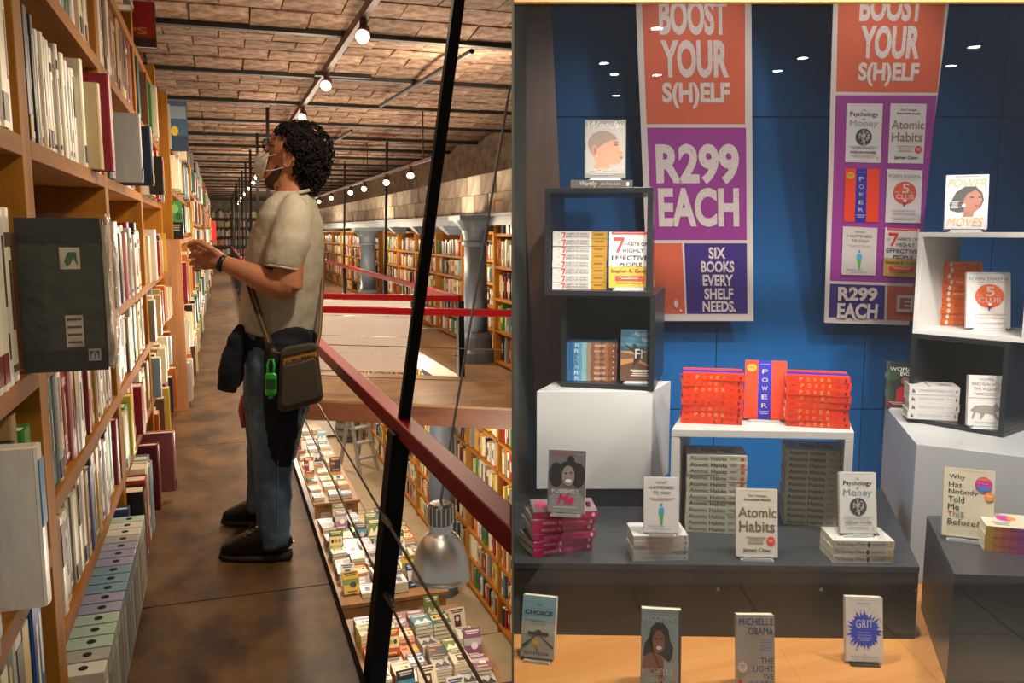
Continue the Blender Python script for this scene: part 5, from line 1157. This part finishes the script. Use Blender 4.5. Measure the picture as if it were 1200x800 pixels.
def sp_psy(a): a.rect(0, 0, 1, 1, '#bdb8aa').text('The Psychology of Money', .05, .2, .53, .8, '#4a4a48', .01).ell(.58, .5, .028, .33, '#3a3a3a').text('MORGAN HOUSEL', .64, .32, .86, .68, '#6a6862', .01).rect(.92, .25, .96, .75, '#d0b018')
pr = flat_proto(.193, .13, .0245, '#d4cfc4', sp_psy, ('top', lambda a: a.ell(.82, .4, .06, .25, '#4a6a78').lines(.75, .62, .92, .9, 3, '#a8a49c').rect(.05, .8, .08, .88, '#d0b018')))
p0 = onz(1011, 660, PZ)
zt_ = stack(pr, 3, p0, -2, .0245, 'white paperback with yellow spine mark', 'low stack right of bench', seed=6)
stand_book('white paperback with a dark brain drawing, upright on the stack right of the bench', '', onz(1006, 628, zt_), .118, .196, .018, -2, 11, '#d4d0c8', a_psy)
# bench: orange and blue books
def sp_pow(a):
    a.rect(0, 0, 1, 1, '#d8340e').lines(.05, .35, .13, .65, 2, '#8a2a10')
    for q, ch in enumerate('POWER'): a.text(ch, .21 + q * .11, .2, .26 + q * .11, .82, '#e0a050', .012)
    a.lines(.78, .3, .84, .7, 2, '#a83a18').ell(.93, .5, .014, .3, '#5a1a30')
top_pow = ('side', lambda a: a.rect(0, 0, 1, 1, '#d8340e').rect(.30, 0, .66, 1, '#23209a'))
pr = flat_proto(.212, .14, .0222, '#d8340e', sp_pow, top_pow)
zt_ = stack(pr, 8, onz(834, 497, NZ), -9, .0222, 'orange paperback with spaced capitals', 'left orange stack on the bench', jit=2.2, shift=.003, seed=7)
pr = copy_tree(pr)
zt_ = stack(pr, 8, onz(957, 501, NZ), -13, .0222, 'orange paperback with spaced capitals', 'right orange stack on the bench', jit=2, shift=.003, seed=8)
stand_book('orange paperback with a wide blue stripe, upright between two orange stacks', '', onz(896, 494, NZ), .145, .212, .02, -13, 10, '#e23a12', a_power)
def sp_hab(a): a.rect(0, 0, 1, 1, '#b6b09c').text('Atomic Habits', .05, .18, .66, .82, '#55524a', .025).lines(.7, .3, .84, .7, 2, '#7a766a').ell(.92, .5, .035, .3, '#c04a34')
ah = ('side', lambda a: a.text('Atomic', .3, .12, .5, .8, '#7a7468', .02, 0).lines(.6, .1, .9, .5, 2, '#9a9484'))
pr = flat_proto(.206, .14, .0229, '#bdb7a6', sp_hab, ('top', lambda a: a.lines(.06, .2, .2, .8, 3, '#8a8678').text('Atomic', .26, .2, .52, .75, '#7d7768', .03).text('Habits', .56, .2, .8, .75, '#7d7768', .03)))
zt_ = stack(pr, 12, onz(838, 624, PZ), -8, .0229, 'cream paperback with grey title', 'left cream stack under the bench', jit=.8, seed=9)
pr = copy_tree(pr)
zt_ = stack(pr, 12, onz(953, 616, PZ), -11, .0229, 'cream paperback with grey title', 'right cream stack under the bench', jit=.6, seed=10)
# left cubes
def sp_sev(a): a.rect(0, 0, 1, 1, '#c2bbb2').rect(.71, 0, 1, 1, '#a87c1c').text('THE', .09, .4, .13, .6, '#8a8680').poly([(.16, .12), (.235, .12), (.235, .25), (.205, .9), (.18, .9), (.21, .28), (.165, .3)], '#c0302a').text('HABITS OF HIGHLY', .25, .16, .67, .46, '#6a6864', .01).text('EFFECTIVE PEOPLE', .24, .54, .66, .84, '#6a6864', .01).lines(.76, .3, .93, .7, 1, '#7a5810')
zc = UZ + .0195
pr = flat_proto(.2, .13, .0262, '#c2bbb2', sp_sev)
zt_ = stack(pr, 8, W(*[x for x in (rd(onD(679, 337, 3.16)).x, 3.16)], zc), -1, .0262, 'white and mustard paperback', 'stack in the upper black cube', jit=.6, seed=11)
stand_book('white and mustard paperback with a big red seven, upright in the upper black cube', '', W(rd(onD(737, 335, 3.12)).x, 3.12, zc), .145, .205, .022, -3, 8, '#d4cdc4', a_seven, '#c8961e')
zc = LP + .02
def sp_fi(a):
    for q in range(12): a.rect(q / 12, 0, (q + 1) / 12, 1, ['#2a6a9a', '#1f5f92', '#3a82ac', '#5a9cb8', '#8ab8c0', '#9a8a7a', '#8a5a3c', '#a86e48', '#7a4e38', '#a8683e', '#8a5230', '#6a3e2a'][q]); a.k -= 1
    a.k += 1; a.text('Fi', .2, .15, .26, .85, '#e0e8ea', .02).text('Alexandra Fuller', .56, .25, .78, .75, '#e8d8c8', .01, .2).ell(.93, .5, .012, .2, '#e0d0c0')
pr = flat_proto(.205, .135, .0212, '#3a5a70', sp_fi)
zt_ = stack(pr, 7, W(rd(onD(692, 450, 3.28)).x, 3.28, zc), -4, .0212, 'paperback with a blue to brown spine', 'stack in the lower black cube', jit=.8, seed=12)
stand_book('paperback with a dark hummingbird over desert hills, in the lower black cube', '', W(rd(onD(745, 450, 3.235)).x, 3.235, zc), .118, .198, .02, -6, 7, '#5a4a3a', a_fi)
zc = UZ + .3885
def sp_wor(a): a.rect(0, 0, 1, 1, '#575049').text('Worthy', .15, .1, .43, .9, '#e4dcd2', .01, .35).text('Jada Pinkett Smith', .47, .25, .8, .8, '#cfc6bc', .005, .35).rect(.9, .25, .94, .75, '#d0c8c0')
pr = flat_proto(.225, .15, .028, '#575049', sp_wor)
pr.location = W(rd(onD(705, 222, 3.14)).x, 3.14, zc + .0004); pr.rotation_euler = (0, 0, RB); tag(pr, 'dark grey book with a script spine lying flat on the upper black cube', 'paperback')
stand_book('grey book with a shaven head in profile, upright on the upper black cube', '', W(rd(onD(709, 213, 3.17)).x, 3.17, zc + .0285), .15, .213, .022, -3, 7, '#6f675e', a_worthy)
# right cubes
zc = VZ + .0195
def sp_five(a): a.rect(0, 0, 1, 1, '#e0620e').text('ROBIN SHARMA', .06, .32, .38, .68, '#a84a10').ell(.46, .5, .03, .4, '#e8d8d0').text('THE 5 AM CLUB', .53, .28, .86, .72, '#f0c8a0').ell(.93, .5, .02, .3, '#b03a10')
pr = flat_proto(.215, .14, .0236, '#d8d2ca', sp_five, None, '#e0620e')
zt_ = stack(pr, 11, onz(1113, 381, zc) + Vector((0, 0, 0)), -14, .0236, 'orange spined paperback', 'leaning orange stack in the white cube', yaws=[-14, -15, -13, -15, -12, -14, -16, -14, -17, -15, -16], shift=.006, seed=14)
stand_book('white paperback with a large orange disc, upright in the white cube', '', onz(1158, 387, zc), .162, .222, .02, -10, 10, '#dcd7d2', a_five)
zc = RP_ + .02
def sp_wolf(a): a.rect(0, 0, 1, 1, '#b9b4ae').text('WOMEN WHO RUN WITH THE WOLVES', .2, .35, .7, .65, '#8a847e').poly([(.05, .8), (.07, .3), (.11, .5), (.13, .8)], '#5a5652').lines(.74, .4, .86, .6, 1, '#9a948e').ell(.94, .5, .015, .25, '#8a3a30')
pr = flat_proto(.185, .125, .0335, '#c4bfba', sp_wolf, ('top', lambda a: a.rect(.38, 0, .42, 1, '#6a6662').poly([(.55, .6), (.7, .4), (.9, .5), (.85, .7), (.65, .75)], '#8d857e').lines(.06, .2, .32, .8, 4, '#a8a29a')))
zt_ = stack(pr, 4, onz(1093, 492, zc), -16, .0335, 'thick pale grey paperback', 'stack in the right black cube', jit=1, seed=15)
stand_book('pale grey paperback with a running wolf, upright in the right black cube', '', onz(1154, 502, zc), .125, .195, .026, -12, 7, '#cdc8c2', a_wolf)
stand_book('white book with a woman in profile and yellow script, on top of the white cube', '', W(rd(onD(1131, 272, 3.36)).x, 3.36, VZ + .4055), .15, .215, .034, -22, 12, '#d2cdd4', a_moves)
stand_book('dark green book with a woman in red, half hidden by the right black cube', '', onz(1056, 480, RP_ + .001), .13, .2, .022, -14, 10, '#1f2a20', a_evolve)
# black block at the front right
stand_book('cream paperback with a tall stacked question title, leaning on the black block', '', onz(1133, 634, BZ), .143, .215, .024, -22, 14, '#cfc4a8', a_why)
def sp_why(a):
    for q in range(10): a.rect(q / 10, 0, (q + 1) / 10, 1, ['#c8982a', '#c87a34', '#c25a4a', '#b8446a', '#a83a86', '#9a3490', '#80409c', '#6a4aa6', '#5a5aae', '#4a6ab4'][q]); a.k -= 1
    a.k += 1; a.text('Why Has Nobody Told Me This Before?', .1, .2, .9, .5, '#5a2a40').text('DR JULIE SMITH', .5, .58, .8, .82, '#f0d8e8')
pr = flat_proto(.215, .14, .0262, '#d2c8ae', sp_why, ('top', lambda a: a.ell(.32, .35, .12, .2, '#c02a90').ell(.4, .35, .06, .14, '#e0862a').lines(.1, .65, .35, .9, 3, '#6a645a')), '#b8446a')
zt_ = stack(pr, 3, onz(1200, 650, BZ), -17, .0262, 'cream paperback with a rainbow spine', 'stack on the black block', jit=2, seed=16)

# ------------------------------------------------------------------ hanging banners
CANV = mat('banner_sheet', '#c9bdb8', .7); LETT = mat('distressed_letters', '#cdbfba', .7, hex2='#9c7f80', scale=(170, 170, 170), detail=2, lo=.62, hi=.66)
def banner(lab, corners, Dt, Db, art):
    TL, TR_, BR_, BL_ = [onD(x, y, d) for (x, y), d in zip(corners, (Dt, Dt, Db, Db))]
    o = tag(empty('hanging_banner', TL), lab, 'banner')
    n_ = (TR_ - TL).cross(BL_ - TL).normalized()
    if n_.dot(HF) > 0: n_ = -n_
    fn = lambda u, v, l: tuple((TL * (1 - u) * (1 - v) + TR_ * u * (1 - v) + BR_ * u * v + BL_ * (1 - u) * v) + n_ * l - TL)
    m = MB(); m.hexa([fn(0, 1, 0), fn(1, 1, 0), fn(1, 1, -.006), fn(0, 1, -.006), fn(0, 0, 0), fn(1, 0, 0), fn(1, 0, -.006), fn(0, 0, -.006)], CANV); m.build('sheet', o)
    a = Art(fn, .0003); art(a); a.build('banner_print', o)
    for u in (.1, .9):
        q = Vector(fn(u, 0, -.003)); MB().tube([q, (q.x, q.y, 2.5 - TL.z)], .002, pm('#8a8a88'), 6).build('cord', o)
def bcoords(c):                                            # photograph pixel -> banner u, v
    (x0, y0), (x1, y1), (x2, y2), (x3, y3) = c
    def f(px, py):
        v = (py - y0) / (y3 - y0); l = x0 + (x3 - x0) * v; r_ = x1 + (x2 - x1) * v; return ((px - l) / (r_ - l), v)
    return f
C1 = [(741.4, -90), (880, -90), (883, 376), (760, 376)]; f1 = bcoords(C1)
def quad(a, f, pts, c): a.poly([f(*p) for p in pts], c)
def txt(a, f, t, x0, y0, x1, y1, c, b=.03):
    u0, v0 = f(x0, y0); u1, v1 = f(x1, y1); a.text(t, u0, v0, u1, v1, c, b)
def art1(a):
    quad(a, f1, [(749, -80), (873, -80), (873, 126), (757, 126)], '#c65a3c'); quad(a, f1, [(757.5, 130), (874, 130), (875, 268), (763.5, 268)], '#8f2f86'); quad(a, f1, [(764.5, 272), (799, 272), (803, 366), (768, 366)], '#c65a3c'); quad(a, f1, [(801.5, 272), (875, 272), (876, 366), (805, 366)], '#34206f')
    txt(a, f1, 'BOOST', 771, -14, 852, 26, LETT, .042); txt(a, f1, 'YOUR', 773, 31, 854, 73, LETT, .042); txt(a, f1, 'S(H)ELF', 775, 78, 855, 108, LETT, .042)
    txt(a, f1, 'R299', 767, 149, 866, 198, LETT, .042); txt(a, f1, 'EACH', 770, 202, 866, 251, LETT, .042)
    for t, y_, xa, xb in (('SIX', 277, 830, 850), ('BOOKS', 295, 821, 860), ('EVERY', 313, 823, 859), ('SHELF', 331, 825, 859), ('NEEDS.', 348, 823, 862)): txt(a, f1, t, xa, y_, xb, y_ + 15, LETT, .03)
    u, v = f1(797.5, 361); a.ell(u, v, .012, .0035, LETT); u, v = f1(792, 352); a.ell(u, v, .02, .012, LETT)
banner('left hanging sales banner with a purple price panel over a blue one', C1, 3.5, 3.9, art1)
C2 = [(979, -90), (1124, -90), (1065, 381), (966, 378)]; f2 = bcoords(C2)
def sub(a, f, pts, art, base):
    """a small printed cover set into the banner: pts are its four corners in photograph pixels"""
    uv = [f(*p) for p in pts]; a.poly(uv, base); outer = a.fn; k0 = a.k
    class S_(Art): pass
    b2 = S_(lambda u, v, l: outer(*[(uv[0][i] * (1 - u) * (1 - v) + uv[1][i] * u * (1 - v) + uv[2][i] * u * v + uv[3][i] * (1 - u) * v) for i in (0, 1)], l), a.step); b2.b = a.b; b2.k = k0; art(b2); a.k = max(a.k, k0 + 2)
def art2(a):
    quad(a, f2, [(984, -80), (1116, -80), (1101, 87), (980.5, 87)], '#c65a3c'); quad(a, f2, [(980, 91), (1100.5, 90), (1076, 321), (973, 320)], '#8f2f86'); quad(a, f2, [(973, 324), (1038, 324.5), (1036, 371), (971, 370)], '#34206f'); quad(a, f2, [(1041, 325), (1075, 325), (1071, 372), (1039, 371)], '#c65a3c')
    txt(a, f2, 'BOOST', 1009, -22, 1082, 10, LETT, .042); txt(a, f2, 'YOUR', 1010, 14, 1078, 50, LETT, .042); txt(a, f2, 'S(H)ELF', 1007, 54, 1077, 80, LETT, .042)
    sub(a, f2, [(993, 100), (1036, 100), (1033, 169), (991, 168.5)], a_psy, '#cfc8c8'); sub(a, f2, [(1045, 99.5), (1088, 99.5), (1084, 169), (1042, 169)], a_habits, '#cdc6c4')
    sub(a, f2, [(991, 176), (1032, 176), (1030, 242), (989, 242)], a_power, '#c63a2c'); sub(a, f2, [(1041, 176), (1083, 177), (1080, 242), (1038, 242)], lambda b: a_five(b, '#c64a34'), '#cdc6c6')
    sub(a, f2, [(988, 248), (1029, 249), (1026, 311), (986, 311)], a_what, '#c4bab4'); sub(a, f2, [(1038, 248), (1079, 249), (1076, 312), (1035, 311)], lambda b: a_seven(b, '#b8944a'), '#cdc4c0')
    txt(a, f2, 'R299', 982, 327, 1027, 346, LETT, .042); txt(a, f2, 'EACH', 981, 349, 1027, 370, LETT, .042)
    quad(a, f2, [(1051, 336), (1071, 336), (1069, 359), (1050, 359)], '#d8c8c2'); txt(a, f2, 'E', 1055, 340, 1066, 355, '#b0503a', .04)
banner('right hanging sales banner with six small printed book covers on purple', C2, 3.45, 3.9, art2)
# ceiling lamps of the passage behind the viewer: they show as bright dots in the window
DL_ = MB(); DL_.lathe([(.055, 0), (.055, .01), (.04, .012)], (0, 0, 0), pm('#d8d6d0'), 16); dlm = DL_.mesh('ring')
EM = mat('downlight_glow', '#fff4e0', .5, emit=40); de = MB(); de.lathe([(.038, -.001), (.038, .002)], (0, 0, 0), EM, 14); dem = de.mesh('glass')
mnt = tag(empty('downlight_rail', W(1.2, -2.5, 2.66)), 'row of small ceiling lamps mirrored in the window glass', 'light')
for x, y in ((708, 74), (720, 87), (770, 88), (722, 112), (941, 68), (912, 83), (1115, 77), (1142, 55), (770, 33)):
    v = onz(x, y, 2.6); q = rd(v); p = W(q.x, 2 * GD - q.y, 2.6) - W(1.2, -2.5, 2.66)
    place('ring', dlm, mnt, p); place('lamp_glass', dem, mnt, p)
